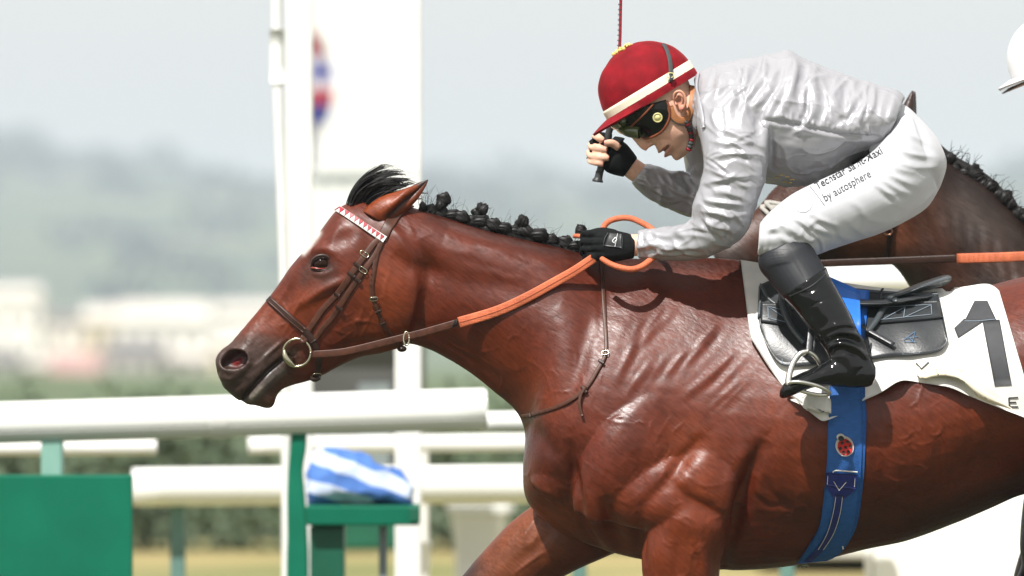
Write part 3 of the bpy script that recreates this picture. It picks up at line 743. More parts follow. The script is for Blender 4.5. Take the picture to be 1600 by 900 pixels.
# --- barrel
H.stroke([(1600, 706), (1520, 728), (1430, 778), (1360, 812)], 22, -7).stroke([(1600, 740), (1500, 770), (1420, 806)], 20, 5)
for k in range(7):
    x = 1215 + 46 * k
    H.stroke([(x - 10, 600), (x + 8, 690), (x - 2, 790)], 9, 2.0).stroke([(x + 13, 600), (x + 31, 690), (x + 21, 790)], 9, -1.6)
H.stroke([(1190, 740), (1205, 770), (1240, 800)], 8, -5).stroke([(1175, 770), (1200, 790), (1235, 790)], 5, -4)
for k in range(6): H.stroke([(1150 + 2 * k, 826 + 9 * k), (1190, 822 + 9 * k), (1240, 830 + 8 * k)], 4, 1.8)
mz = np.clip((445 - H.Q[:, 0]) / 50, 0, 1) * (H.Q[:, 1] > 500); H.V += H.N * (mz * (vnoise(H.V, 70, 3) * .0011 + vnoise(H.V, 150, 4) * .0006))[:, None]
# veins standing out under the coat
vr = np.random.RandomState(5)
def vein(x, y, a, L, amp=2.0, r=2.3):
    pts = [(x, y)]
    for _ in range(5):
        a += vr.uniform(-.75, .75); x += math.cos(a) * L / 5; y += math.sin(a) * L / 5; pts.append((x, y))
    H.stroke(pts, r, amp)
for (x0, y0, x1, y1, n) in [(1380, 590, 1480, 700, 12), (930, 640, 1060, 800, 16), (1000, 690, 1140, 850, 12), (830, 720, 900, 800, 6), (800, 800, 900, 890, 9), (860, 560, 950, 640, 6),
                            (1290, 640, 1500, 760, 14), (540, 470, 620, 540, 5), (1020, 840, 1120, 900, 7), (720, 520, 860, 640, 8), (1180, 690, 1280, 860, 10), (420, 480, 500, 560, 6)]:
    for _ in range(n): vein(vr.uniform(x0, x1), vr.uniform(y0, y1), vr.uniform(-2.6, -.3) if vr.rand() < .5 else vr.uniform(.3, 2.6), vr.uniform(14, 40), vr.uniform(.6, 1.5))
def tree_vein(pts, r, a, d=0):
    H.stroke(pts, r, a)
    if d < 2:
        for _ in range(2):
            p = np.array(pts[vr.randint(1, len(pts))]); g = vr.uniform(-1.2, 1.2) + math.atan2(pts[-1][1] - pts[0][1], pts[-1][0] - pts[0][0]); L = vr.uniform(16, 34) / (d + 1)
            tree_vein([tuple(p), tuple(p + L * .5 * np.array((math.cos(g), math.sin(g))) + vr.normal(size=2) * 2), tuple(p + L * np.array((math.cos(g + .4), math.sin(g + .4))))], r * .8, a * .8, d + 1)
for pts in [[(1446, 596), (1436, 622), (1440, 650), (1462, 676)], [(1466, 640), (1472, 668), (1456, 690)], [(1360, 690), (1386, 716), (1420, 728)], [(1380, 740), (1400, 752), (1440, 748)], [(905, 690), (915, 720), (940, 742), (962, 780)],
            [(930, 640), (958, 660), (990, 664)], [(1010, 690), (1030, 720), (1060, 735)], [(1075, 745), (1100, 760), (1128, 756)], [(1030, 800), (1060, 812), (1092, 830)], [(1100, 850), (1080, 866), (1076, 900)], [(850, 810), (838, 836), (842, 870)],
            [(835, 730), (850, 762), (872, 790)], [(560, 505), (545, 522), (520, 540)], [(596, 470), (576, 500), (560, 540)], [(700, 540), (740, 556), (780, 580)], [(820, 560), (850, 580), (862, 612)], [(1190, 820), (1215, 806), (1250, 812)], [(440, 470), (452, 500), (446, 526)]]:
    tree_vein(pts, 2.3, 1.35)
H.V = lap_smooth(H.V, H.F, 1, .25); H.refresh()
# --- colours of the coat
z = H.Q[:, 1]
H.col += 0
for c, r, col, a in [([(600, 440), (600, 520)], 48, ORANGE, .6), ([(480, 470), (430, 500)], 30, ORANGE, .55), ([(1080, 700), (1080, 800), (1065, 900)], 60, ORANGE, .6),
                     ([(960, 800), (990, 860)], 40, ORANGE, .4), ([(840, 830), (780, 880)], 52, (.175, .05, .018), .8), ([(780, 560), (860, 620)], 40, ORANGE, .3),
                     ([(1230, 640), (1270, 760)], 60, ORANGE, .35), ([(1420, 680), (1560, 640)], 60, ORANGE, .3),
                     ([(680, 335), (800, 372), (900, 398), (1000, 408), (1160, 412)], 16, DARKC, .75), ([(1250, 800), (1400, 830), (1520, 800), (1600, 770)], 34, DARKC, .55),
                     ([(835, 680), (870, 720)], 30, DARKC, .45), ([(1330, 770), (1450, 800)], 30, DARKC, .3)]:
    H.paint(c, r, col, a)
MUZ = (.034, .022, .018)
H.paintpoly([(320, 540), (362, 528), (405, 525), (430, 535), (462, 545), (470, 565), (452, 590), (425, 650), (320, 650)], MUZ, 16, .92)
H.paint([(378, 540), (420, 535), (452, 552)], 16, (.05, .022, .014), .6)
H.paint([(385, 632), (410, 606), (440, 580)], 7, (.11, .095, .085), .8).paint([(392, 640), (428, 628), (450, 600)], 11, (.09, .035, .018), .75)
H.paint([(392, 622), (408, 606)], 3.5, (.3, .26, .22), .8)
H.paint([(362, 561), (374, 561)], 10, (.022, .004, .004), 1).paint([(368, 568), (376, 564)], 5, (.17, .012, .012), .9)
H.paint(mouth, 3, (.015, .01, .008), .9)
H.paint([(492, 412), (512, 416)], 13, (.022, .012, .01), .85).paint([(495, 432), (515, 436)], 10, (.05, .025, .02), .6).paint([(480, 425), (474, 440)], 9, (.05, .02, .013), .6)
blaze = (H.Q[:, 0] < 500) & (np.abs(H.V[:, 1]) < .03)
H.paint([(497, 364), (486, 379), (474, 394)], 5, (.56, .52, .48), .95, mask=np.abs(H.V[:, 1]) < .055)
lower = np.clip((PXof(H.V)[:, 1] - 930) / 60, 0, 1)[:, None]; H.col = H.col * (1 - lower) + np.array(BLACK) * lower
H.paint([(690, 905), (725, 885)], 26, (.02, .016, .015), .95, mask=far).paint([(640, 960), (700, 925)], 44, BLACK, 1, mask=far)
hind = (H.Q[:, 0] > 1575) & (H.Q[:, 1] > 775); H.col[hind] = np.array(DARKC) * .6
racehorse = empty('racehorse', (0.35, 0, 0), 'glossy bay racehorse with black plaited mane galloping to the left in front', 'horse', )
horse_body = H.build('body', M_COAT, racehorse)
HB = H.bvh()

# eyes
def horse_eye(side):
    c, nn = hit(HB, 503, 412)
    mb = MB().add(*ellipsoid(c + np.array((0, .0070, 0)), (.0250, .0215, .0205)))
    if side > 0: mb.V = [(x, -y, zz) for x, y, zz in mb.V]; mb.F = [f[::-1] for f in mb.F]
    e = mb.build('eye', M_EYE, racehorse)
    yl = c[1] - .001
    for nm, pts, r, m in [('upper_eyelid', [(486, 419, .002), (489, 406, -.008), (498, 399.5, -.0125), (510, 400, -.0125), (519, 409, -.006), (520, 415, .003)], [.0025, .0034, .0038, .0038, .0034, .0025], M_LID),
                          ('lower_eyelid', [(486, 419, .002), (494, 421.5, -.006), (504, 422.5, -.0085), (513, 420, -.006), (520, 415, .003)], [.0025, .0028, .003, .0028, .0025], M_LID),
                          ('eye_corner', [(486, 418.5, .000), (490, 418.6, -.0062), (500, 420, -.0108), (510, 418.5, -.0075)], [.0016, .0024, .002, .0012], M_LIDR)]:
        V, F = tube3([W(a, b, yl + d) for a, b, d in pts], r, 8, 6)
        if side > 0: V = V * np.array((1, -1, 1)); F = [f[::-1] for f in F]
        MB().add(V, F).build(nm, m, e)
horse_eye(-1); horse_eye(1)

# ears
def horse_ear(yc, dx=0, dy=0, flip=1):
    st = [(566, 330, 604, 352, .026), (580, 317, 618, 343, .03), (597, 306.5, 633, 331, .029), (620, 299, 648, 317, .022), (644, 291, 658, 304, .013), (660, 283.5, 666, 290, .006), (669, 279.5, 670, 280.5, .001)]
    V, F = union([loft([(a + dx, b + dy, c + dx, d + dy, w, .5, .5, yc) for a, b, c, d, w in st], 24, 8)], .0022, 3)
    E = Sculpt(V, F, ORANGE)
    m = (E.V[:, 1] - yc) * flip < 0
    L = [(669 + dx, 280 + dy), (657 + dx, 294 + dy), (640 + dx, 311 + dy), (622 + dx, 328 + dy), (607 + dx, 338 + dy)]
    E.stroke(L, 7, -15, mask=m); E.stroke([(x - 10, y - 7) for x, y in L], 5, 3, mask=m)
    E.paint(L, 6, (.012, .008, .007), .95, mask=m); E.paint([(670 + dx, 279 + dy), (655 + dx, 287 + dy)], 5, (.02, .012, .01), .9); E.paint([(572 + dx, 345 + dy), (590 + dx, 345 + dy)], 14, COAT, .7)
    return E.build('ear', M_COAT, racehorse)
horse_ear(-.048); horse_ear(.05, -9, 3, -1)

# mane knots and forelock
KNOTS = []
for kv in range(6):
    kr = random.Random(kv + 40); V, F = ellipsoid((0, 0, 0), (1, 1, 1), None, 16, 22)
    def kshape(U, tw=kv * 1.9):
        th = np.arctan2(U[:, 1], U[:, 0]); ph = np.arccos(np.clip(U[:, 2], -1, 1))
        return 1 + .07 * np.sin(2 * th + 4 * ph + tw) + .13 * vnoise(U, 1.1, tw)
    mb = MB().add(V * (kshape(V) * .96)[:, None], F)
    for i in range(24):                                    # hair wound round the plait
        b0 = .25 + 2.6 * (i + kr.uniform(-.4, .4)) / 23; a0 = kr.uniform(0, 6.28); t = np.linspace(0, 1, 9)
        a1 = a0 + t * kr.uniform(1.6, 3.0); b1 = b0 + .5 * np.sin(a1 + kv); U = np.stack((np.sin(b1) * np.cos(a1), np.sin(b1) * np.sin(a1), np.cos(b1)), 1)
        P = U * (kshape(U) + kr.uniform(-.02, .04))[:, None]; rr = [.02, .05, .06, .065, .065, .06, .055, .045, .02]
        if kr.random() < .2: P = np.vstack((P, P[-1] * 1.5 + np.array((kr.uniform(-.4, .8), 0, kr.uniform(-.2, .5))))); rr = rr + [.008]
        mb.add(*tube3(P, rr, 5, 1, dense=False))
    KNOTS.append((np.array(mb.V), mb.F))
def knot(px, py, r, y, tw, sq=1.0, parent=None):
    X, F = KNOTS[int(tw * 7.3) % 6]; X = X * np.array((r * sq, r * .85, r)) * S; a = tw * 1.7
    X = np.c_[X[:, 0] * math.cos(a) + X[:, 2] * math.sin(a), X[:, 1], -X[:, 0] * math.sin(a) + X[:, 2] * math.cos(a)]
    link('mane_knot', mesh_np('mane_knot', X + W(px, py, y), F, M_HAIR), parent or racehorse)
for i, (px, py, r) in enumerate([(694, 311, 10.5), (753, 327, 10), (817, 346, 9.5), (908, 360, 9), (745, 333, 8), (688, 321, 8), (811, 352, 8)]):      # buns
    knot(px, py, r, -.008 + .006 * math.sin(i * 2.1), i * 1.3 + .2, 1.12)
for i, (px, py, r) in enumerate([(674, 326, 7), (689, 331, 10), (708, 336, 9), (722, 339, 9.5), (738, 345, 9), (752, 346, 11), (772, 351, 10), (788, 356, 9), (804, 361, 9), (822, 362, 11), (843, 367, 10.5), (862, 374, 8.5), (884, 379, 10.5), (899, 384, 8)]):   # rolls at their roots
    knot(px, py, r, -.012 + .006 * math.sin(i * 1.7), .15 + .13 * math.sin(i * 2.3), 1.45)
crest = catmull([(655, 322), (690, 333), (740, 351), (800, 366), (860, 380), (915, 392)], 8)
mb = MB().add(*tube3([W(x, y + 1, -.004) for x, y in crest], [.013 * (1 + .25 * math.sin(i * 1.4)) for i in range(len(crest))], 12, 2))
hr = random.Random(3)
for i in range(200):           # short hairs lying over the crest and flying off it
    t = hr.random() * (len(crest) - 1); k = int(t); x, y = crest[k] + (crest[min(k + 1, len(crest) - 1)] - crest[k]) * (t - k)
    up = hr.random() < .28
    if up: pts = [(x, y, 0), (x + hr.uniform(-3, 8), y - hr.uniform(8, 20), 0), (x + hr.uniform(-4, 22), y - hr.uniform(14, 40), hr.uniform(-.02, .02))]
    else: pts = [(x, y - 4, -.01), (x + hr.uniform(-4, 6), y + 5, -.022), (x + hr.uniform(-6, 10), y + hr.uniform(10, 20), -.028)]
    mb.add(*tube3([W(*p) for p in pts], [.0007, .0005, .0002], 3, 3))
mb.build('mane', M_HAIR, racehorse)
mb = MB()
clumps = [(k / 21, hr.gauss(0, 5), hr.gauss(0, 5), hr.gauss(0, .02), hr.uniform(.72, 1.12)) for k in range(22)]
for i in range(900):
    sk, ox, oy, oz, Lk = clumps[i % 22]; s = min(max(sk + hr.gauss(0, .03), 0), 1); bx, by = 545 + 42 * s, 320 - 3 * s; yb = oz * .6 + hr.gauss(0, .008)
    L = Lk * hr.uniform(.75, 1.0)
    ex, ey = 620 + 40 * s, 256 + 40 * s ** .7                                   # where this lock sweeps to
    cx1, cy1 = bx + 8 + 10 * s, by - 34 * (1 - .75 * s); cx2, cy2 = bx + 38 - 4 * s, by - 60 * (1 - .72 * s)
    P = []
    for t in np.linspace(0, L, 6):
        P.append(((1 - t) ** 3 * bx + 3 * (1 - t) ** 2 * t * cx1 + 3 * (1 - t) * t * t * cx2 + t ** 3 * ex, (1 - t) ** 3 * by + 3 * (1 - t) ** 2 * t * cy1 + 3 * (1 - t) * t * t * cy2 + t ** 3 * ey))
    jx, jy = hr.gauss(0, 1.6), hr.gauss(0, 1.4)
    pts = [(x + jx * (1 - .5 * q) + ox * q * q * 1.5, y + jy * (1 - .5 * q) + oy * q * q * 1.5, yb * (1 + .4 * q)) for (x, y), q in zip(P, (0, .2, .4, .6, .8, 1.))]
    if hr.random() < .10: pts.append((pts[-1][0] + hr.uniform(6, 30), pts[-1][1] + hr.uniform(-6, 22), yb + hr.uniform(-.02, .02)))
    mb.add(*tube3([W(*p) for p in pts], [.0013, .0016, .0014, .001, .0007, .0003] + ([.0002] if len(pts) > 6 else []), 3, 3))
mb.build('forelock', M_HAIR, racehorse)
# dock and tail beyond the right edge of the picture
mb = MB()
for i in range(60):
    a, b = hr.uniform(-.05, .05), hr.uniform(-18, 18)
    mb.add(*tube3([W(1870, 560 + b, a), W(1960, 560 + 2 * b, a * 1.5), W(2060 + 2 * b, 640 + 3 * b, a * 2), W(2170 + 2 * b, 740 + 4 * b, a * 2.4)], [.012, .014, .01, .002], 5, 4))
mb.build('tail', M_HAIR, racehorse)
# ------------------------------------------------------------------ bridle, reins, neck strap
M_LEATH = mat('brown_leather', (.066, .024, .014), .42, .3, 60, .3, 220, .0008, Specular_IOR_Level=.28)
M_LEATHD = mat('dark_leather', (.030, .014, .010), .4, .25, 60, .25, 220, .0008, Specular_IOR_Level=.3)
M_BRASS = mat('nickel_metal', (.46, .43, .31), .25, .08, 30, Metallic=1.0)
M_STEEL = mat('stirrup_steel', (.72, .71, .66), .3, .08, 40, .1, 120, .0005, Metallic=1.0)
def pimple_rubber(name, col):
    m, n, l, b = new_mat(name); tc = n.new('ShaderNodeTexCoord'); v = n.new('ShaderNodeTexVoronoi'); v.inputs['Scale'].default_value = 260; v.inputs['Randomness'].default_value = .25; l.new(tc.outputs['Object'], v.inputs['Vector'])
    r = n.new('ShaderNodeMapRange'); r.inputs[1].default_value = .1; r.inputs[2].default_value = .6; r.inputs[3].default_value = 1.12; r.inputs[4].default_value = .72; l.new(v.outputs[0], r.inputs[0])
    z = n.new('ShaderNodeTexNoise'); z.inputs['Scale'].default_value = 18; z.inputs['Detail'].default_value = 5; l.new(tc.outputs['Object'], z.inputs['Vector']); q = n.new('ShaderNodeMapRange'); q.inputs[1].default_value = .3; q.inputs[2].default_value = .7; q.inputs[3].default_value = .8; q.inputs[4].default_value = 1.15; l.new(z.outputs[0], q.inputs[0])
    k = n.new('ShaderNodeMath'); k.operation = 'MULTIPLY'; l.new(r.outputs[0], k.inputs[0]); l.new(q.outputs[0], k.inputs[1])
    mx = n.new('ShaderNodeVectorMath'); mx.operation = 'SCALE'; mx.inputs[0].default_value = col; l.new(k.outputs[0], mx.inputs['Scale']); l.new(mx.outputs[0], b.inputs['Base Color'])
    bp = n.new('ShaderNodeBump'); bp.invert = True; bp.inputs['Strength'].default_value = .7; bp.inputs['Distance'].default_value = .0015; l.new(v.outputs[0], bp.inputs['Height']); l.new(bp.outputs[0], b.inputs['Normal'])
    b.inputs['Roughness'].default_value = .6; b.inputs['Specular IOR Level'].default_value = .3; return m
M_ORANGE = pimple_rubber('orange_rubber', (.70, .18, .08))
M_WBEAD = mat('white_bead_leather', (.72, .70, .68), .4, .06, 90)
M_RBEAD = mat('red_bead', (.33, .02, .035), .4, .15, 90)
M_HOLE = mat('strap_hole', (.008, .005, .004), .8)

def dot(bvh, px, py, r, m, parent, name='hole', off=.0062, th=.0006):
    c, n = hit(bvh, px, py); c = c + n * off
    a = np.linspace(0, 2 * np.pi, 10, endpoint=False); t = np.cross(n, (0, 0, 1.)); t /= np.linalg.norm(t); b = np.cross(n, t)
    R = np.array([c + (np.cos(a)[:, None] * t + np.sin(a)[:, None] * b) * r * S * q + n * h for q, h in ((1, 0), (.9, th))])
    return MB().add(*rings_mesh(R)).build(name, m, parent)
def keeper(bvh, px, py, ang, w, h, parent, m=None, off=.0045, name='keeper'):
    """small leather loop across a strap; ang is the strap direction in degrees"""
    a = math.radians(ang + 90); p = [(px + w * k * math.cos(a), py + w * k * math.sin(a)) for k in (-.6, -.2, .2, .6)]
    return strap(name, p, h, m or M_LEATHD, parent, bvh, off, .0035, m=3, smooth=2)
def buckle(bvh, px, py, ang, w, h, parent, off=.0075, m=None, tr=.0012):
    c, n = hit(bvh, px, py); c = c + n * off
    d = np.array((math.cos(math.radians(ang)), 0, -math.sin(math.radians(ang)))); d -= n * d.dot(n); d /= np.linalg.norm(d); e = np.cross(n, d)
    P = [c + (d * u * h + e * v * w) * S * .5 for u, v in ((-1, -1), (-1, 1), (1, 1), (1, -1), (-1, -1), (-1, 0))]
    return MB().add(*tube3(P, tr, 8, 3)).build('buckle', m or M_BRASS, parent)

bridle = empty('bridle', W(540, 450, 0), 'brown leather bridle with red and white browband on the bay horse', 'bridle')
brow = strap('browband', [(520, 323), (534, 331), (552, 343), (575, 358), (602, 375)], 11, M_WBEAD, bridle, HB, .005, .005)
bl = resample(catmull([(524, 326), (552, 343), (575, 358), (600, 374)], 8), 12)
for i in range(11):
    a, b = bl[i], bl[i + 1]; d = (b - a) / np.linalg.norm(b - a); nn = np.array((-d[1], d[0])); sgn = 1 if i % 2 else -1
    mid = (a + b) / 2; tri = [a * .95 + b * .05 + nn * 4.3 * -1, a * .05 + b * .95 + nn * 4.3 * -1, mid + nn * 4.0]
    X = onto(HB, tri, .0082, 0)[0]; nv = np.cross(X[1] - X[0], X[2] - X[0]); nv /= np.linalg.norm(nv); nv = nv if nv[1] < 0 else -nv
    MB().add(np.vstack((X, X + nv * .0012)), [(0, 1, 2), (3, 5, 4), (0, 3, 4, 1), (1, 4, 5, 2), (2, 5, 3, 0)]).build('bead_triangle', M_RBEAD, brow, False)
hp = strap('headpiece', [(597, 374), (605, 357), (615, 341), (628, 327), (640, 321)], 17, M_LEATH, bridle, HB, .003, .004)
ck = strap('cheekpiece', [(597, 372), (584, 381), (571, 399), (557, 417), (527, 460), (507, 481), (493, 500), (474, 528)], 9.5, M_LEATH, bridle, HB, .004, .0045)
nh = strap('noseband_hanger', [(598, 374), (588, 396), (568, 424), (544, 458), (520, 495), (504, 513), (490, 533)], 8.5, M_LEATH, bridle, HB, .0035, .0042)
tl = strap('throatlatch', [(600, 372), (592, 385), (584, 420), (581, 447), (584, 468), (591, 487), (599, 505), (611, 524), (624, 540)], 7, M_LEATH, bridle, HB, .0035, .004)
for x, y, a in ((549, 429, 125), (527, 459, 125), (558, 414, 125)): keeper(HB, x, y, a, 10, 5, ck, off=.008)
for x, y, a in ((559, 437, 125), (530, 480, 125)): keeper(HB, x, y, a, 9, 5, nh, off=.008)
for x, y, a in ((591, 486, 70), (599, 504, 65), (585, 466, 85)): keeper(HB, x, y, a, 8, 4, tl, off=.0075)
buckle(HB, 569, 398, 125, 12, 6, ck); buckle(HB, 568, 422, 125, 11, 6, nh); buckle(HB, 584, 466, 85, 10, 5, tl)
for i in range(5): dot(HB, 581 - .2 * i, 412 + 8.5 * i, 1.1, M_HOLE, tl)
for i in range(4): dot(HB, 549 - 8 * i, 427 + 12 * i + 4, 1.1, M_HOLE, ck, off=.0066)
nb = strap('noseband', [(414, 460), (424, 471), (440, 485), (462, 504), (478, 518), (490, 533)], 11, M_LEATHD, bridle, HB, .004, .008)
for k in (-1, 1): strap('noseband_ridge', [(424 + 2 * k, 471 - 2.4 * k), (440 + 2 * k, 485 - 2.4 * k), (476 + 2 * k, 516 - 2.4 * k)], 2.2, M_LEATH, nb, HB, .0085, .003)
strap('chin_strap', [(490, 533), (497, 550), (498, 570), (493, 590)], 9, M_LEATHD, bridle, HB, .004, .005); buckle(HB, 494, 584, 90, 12, 8, bridle)
MB().add(*tube3([W(484, 590, -.03), W(492, 594, -.03), W(500, 590, -.03)], .005, 10, 4)).build('chin_buckle_end', M_LEATHD, bridle)
# bit ring and cheek
c = np.mean([hit(HB, 450, 545)[0], hit(HB, 480, 555)[0]], 0); ybit = c[1] - .016
ring = [W(464 + 21.5 * math.cos(t), 551 + 21.5 * math.sin(t), ybit - .004 * math.cos(t)) for t in np.linspace(0, 2 * math.pi, 33)]
bit = MB().add(*tube3(ring, .0034, 12, 2)).build('bit_ring', M_BRASS, bridle)
MB().add(*tube3([W(444, 546, ybit - .002), W(446, 557, ybit - .004), (W(452, 566, ybit - .004)), W(461, 573, ybit - .002)], [.004, .0085, .009, .004], 12, 6)).build('bit_cheek', M_BRASS, bit)
MB().add(*tube3([W(448, 561, ybit), W(458, 560, ybit + .03), W(462, 560, ybit + .09)], [.007, .007, .006], 10, 4)).build('mouthpiece', M_BRASS, bit)
MB().add(*tube3([W(470, 530, ybit + .002), W(474, 535, ybit - .006), W(478, 532, ybit + .004)], [.006, .006, .006], 8, 4)).build('cheek_loop', M_LEATH, bridle)

# near rein: straight leather to the rubber grip, then to the hand and a slack loop
def rein_pts(pts, ya, yb, n=40):
    P = resample(catmull(pts, 8), n); s = np.linspace(0, 1, n); y = ya + (yb - ya) * s
    for i, (px, py) in enumerate(P):
        h = [hit(HB, px, py + q)[0][1] for q in (-9, 0, 9)]
        y[i] = min(y[i], min(h) - .007)
    y = np.convolve(np.r_[[y[0]] * 4, y, [y[-1]] * 4], np.ones(9) / 9, 'valid')
    return np.array([W(a, b, c) for (a, b), c in zip(P, y)])
reins = empty('reins', W(800, 470, -.12), 'brown reins with orange rubber grips running from the bit to the gloved hand', 'reins')
X = rein_pts([(486, 554), (528, 551), (560, 545), (608, 533), (640, 525), (667, 518), (716, 504)], ybit, -.10)
V, F = ribbon(X, np.tile((0, -1., 0), (len(X), 1)), .0185, .004); lr = MB().add(V, F).build('leather_rein', M_LEATH, reins)
X2 = rein_pts([(717, 504), (774, 487), (821, 466), (872, 438), (900, 422), (928, 403)], -.10, -.125)
V, F = ribbon(X2, np.tile((0, -1., 0), (len(X2), 1)), np.linspace(.027, .0235, len(X2)), .007); gr = MB().add(V, F).build('rubber_grip', M_ORANGE, reins)
V, F = ribbon(X2 + np.array((0, -.0042, 0)), np.tile((0, -1., 0), (len(X2), 1)), .0016, .001); MB().add(V, F).build('grip_seam', mat('grip_seam', (.42, .09, .035), .6), gr)
for q in (0, 4): 
    x = W(709 + q, 506 - q * .35, X[-1][1] - .0035); MB().add(*box(x, (.0022, .0012, .0095), Matrix.Rotation(.28, 3, 'Y'))).build('rein_clip', M_HOLE, lr)
cr = W(635, 529, X[26][1])
MB().add(*tube3([cr + np.array((.007 * math.cos(t), -.002 + .009 * math.sin(t) * .4, .017 * math.sin(t))) for t in np.linspace(0, 2 * math.pi, 17)], .0022, 10, 2)).build('rein_ring', M_BRASS, reins)
MB().add(*ellipsoid(W(628, 545, -.03), (.012, .012, .008))).build('rein_stop', M_LEATHD, reins)
loop = [(926, 402, -.118), (940, 362, -.06), (950, 347, -.05), (968, 341, -.045), (984, 341, -.045), (1000, 347, -.05), (1018, 358, -.06), (1030, 375, -.09), (1026, 395, -.125), (1008, 413, -.16), (990, 420.5, -.175), (973, 419, -.18), (955, 413, -.17), (940, 404, -.15)]
MB().add(*tube3([W(*p) for p in loop], [.0075] * 6 + [.008] * 2 + [.0095] * 4 + [.009, .008], 14, 6, .8)).build('slack_loop', M_ORANGE, reins)
MB().add(*tube3([W(898, 369, -.02), W(905, 369, -.05), W(916, 372, -.08)], .006, 8, 4)).build('far_grip', M_ORANGE, reins)
# far rein on the hidden side
MB().add(*tube3([W(486, 554, .085), W(640, 525, .11), W(820, 466, .15), W(925, 400, .10)], .005, 8, 6)).build('far_rein', M_LEATH, reins)

nst = empty('neck_strap', W(930, 560, -.2), 'thin brown leather strap round the base of the bay horse neck', 'strap')
strap('strap', [(940, 408), (940, 420), (942, 456), (946, 512), (947, 552), (937, 573), (914, 610), (881, 632), (840, 646), (817, 650)], 6.2, M_LEATH, nst, HB, .004, .0042)
strap('loose_end', [(917, 606), (910, 617), (907, 632), (911, 650)], 4.6, M_LEATH, nst, HB, .011, .0032)
buckle(HB, 946, 553, 80, 9, 6, nst); keeper(HB, 940, 567, 120, 8, 4.5, nst, off=.008); keeper(HB, 914, 610, 140, 9, 5, nst, off=.009); keeper(HB, 832, 648, 170, 7, 4, nst, off=.007)

# ------------------------------------------------------------------ saddle, number cloth, girth
M_CLOTH = mat('number_cloth', (.70, .69, .65), .75, .10, 14, .4, 320, .0016, detail=6)
M_CLOTHB = mat('number_cloth_back', (.70, .64, .50), .75, .08, 9, .3, 260, .0012)
M_NUM = mat('numeral_fabric', (.035, .037, .042), .7, .12, 40, .3, 300, .001)
M_SADL = mat('black_saddle_leather', (.020, .023, .026), .38, .25, 20, .35, 160, .0012, Specular_IOR_Level=.6)
M_SADG = mat('grey_saddle_rim', (.055, .065, .072), .34, .2, 20, .2, 160, .001)
M_THREAD = mat('blue_grey_thread', (.22, .28, .34), .6)
M_BLUEG = mat('blue_elastic_web', (.012, .10, .36), .62, .12, 60, .8, 300, .0025, stretch=(1, 1, 2.2))
M_BLUEB = mat('bright_blue_strap', (.02, .155, .60), .5, .06, 30, .2, 300, .001)
M_NAVY = mat('navy_leather', (.008, .018, .16), .42, .15, 40, .2, 200, .001)
def cloth_wave(G2):
    x, y = G2[..., 0], G2[..., 1]; t = np.linspace(0, 1, G2.shape[1])[None]
    return (.004 * np.sin(x * .055 + y * .02) + .006 * np.sin(x * .09 - y * .05)) * t ** 2 + .010 * t ** 4 * (1 + np.sin(x * .06))
ncl = empty('number_cloth', W(1380, 430, 0), 'white number cloth under the saddle with a big black numeral 1', 'saddle cloth')
clo, CX = drape('cloth', [(1157, 410), (1200, 418), (1260, 434), (1330, 448), (1400, 456), (1465, 456), (1500, 452), (1545, 448), (1562, 458)],
      [(1173, 532), (1211, 588), (1243, 623), (1284, 659), (1320, 645), (1350, 627), (1390, 612), (1424, 597), (1490, 612), (1560, 636), (1600, 648), (1618, 652)], M_CLOTH, ncl, HB, .008, .0012, 90, 34, 2, cloth_wave, both=True)
CB = BVHTree.FromPolygons([Vector(v) for v in CX.reshape(-1, 3)], grid_faces(90, 34).tolist())
def decal(name, top, bot, m, parent, bvh, off=.0015, nu=10, nv=10, th=.0006): return drape(name, top, bot, m, parent, bvh, off, th, nu, nv, 0)[0]
num = decal('numeral', [(1535, 502), (1562, 500)], [(1554, 604), (1581, 602)], M_NUM, ncl, CB, .002)
decal('numeral_head', [(1523, 471), (1543, 471)], [(1507, 503), (1557, 501)], M_NUM, num, CB, .0026); decal('numeral_hook', [(1491, 514), (1507, 499)], [(1497, 529), (1536, 503.5)], M_NUM, num, CB, .0032)
strap('numeral_stitch', [(1507, 503.5), (1530, 503), (1556, 500.5)], 1, M_THREAD, num, CB, .0042, .0008, smooth=0)
for nm, a, b in (('letter_stroke', (1576, 622), (1577, 637)), ('letter_stroke', (1576, 622), (1591, 621)), ('letter_stroke', (1577, 629), (1588, 628.5)), ('letter_stroke', (1577, 636), (1591, 635.5)), ('letter_stroke', (1431.5, 568), (1440, 577)), ('letter_stroke', (1440, 577), (1451, 566.5))):
    strap(nm, [a, b], 2.3, M_NUM, ncl, CB, .0025, .0008, smooth=0)
fold, FLX = drape('folded_hem', [(1424, 597), (1446, 577), (1467, 567), (1490, 577), (1526, 602), (1580, 639)], [(1424, 599), (1450, 605), (1478, 611), (1520, 620), (1580, 641)], M_CLOTHB, ncl, CB, .012, .0015, 40, 10, 1, lambda G2: .016 * np.sin(np.linspace(0, np.pi, 10))[None] * np.sin(np.linspace(0, np.pi, 40))[:, None])
FLB = BVHTree.FromPolygons([Vector(v) for v in FLX.reshape(-1, 3)], grid_faces(40, 10).tolist())
M_FAINT = mat('letters_showing_through', (.50, .45, .36), .75, .05)
for i in range(6): strap('letter_stroke', [(1463 + 15 * i, 577 + 8.6 * i), (1469 + 15 * i, 596 + 5.6 * i)], 2.4, M_FAINT, fold, FLB, .0012, .0006, smooth=0)
drape('corner_fold', [(1246, 626), (1262, 622), (1280, 622), (1297, 627)], [(1256, 634), (1268, 645), (1282, 659), (1296, 657)], M_CLOTH, ncl, CB, .012, .002, 16, 8, 1, lambda G2: .014 * np.sin(G2[..., 0] * .16) ** 2)
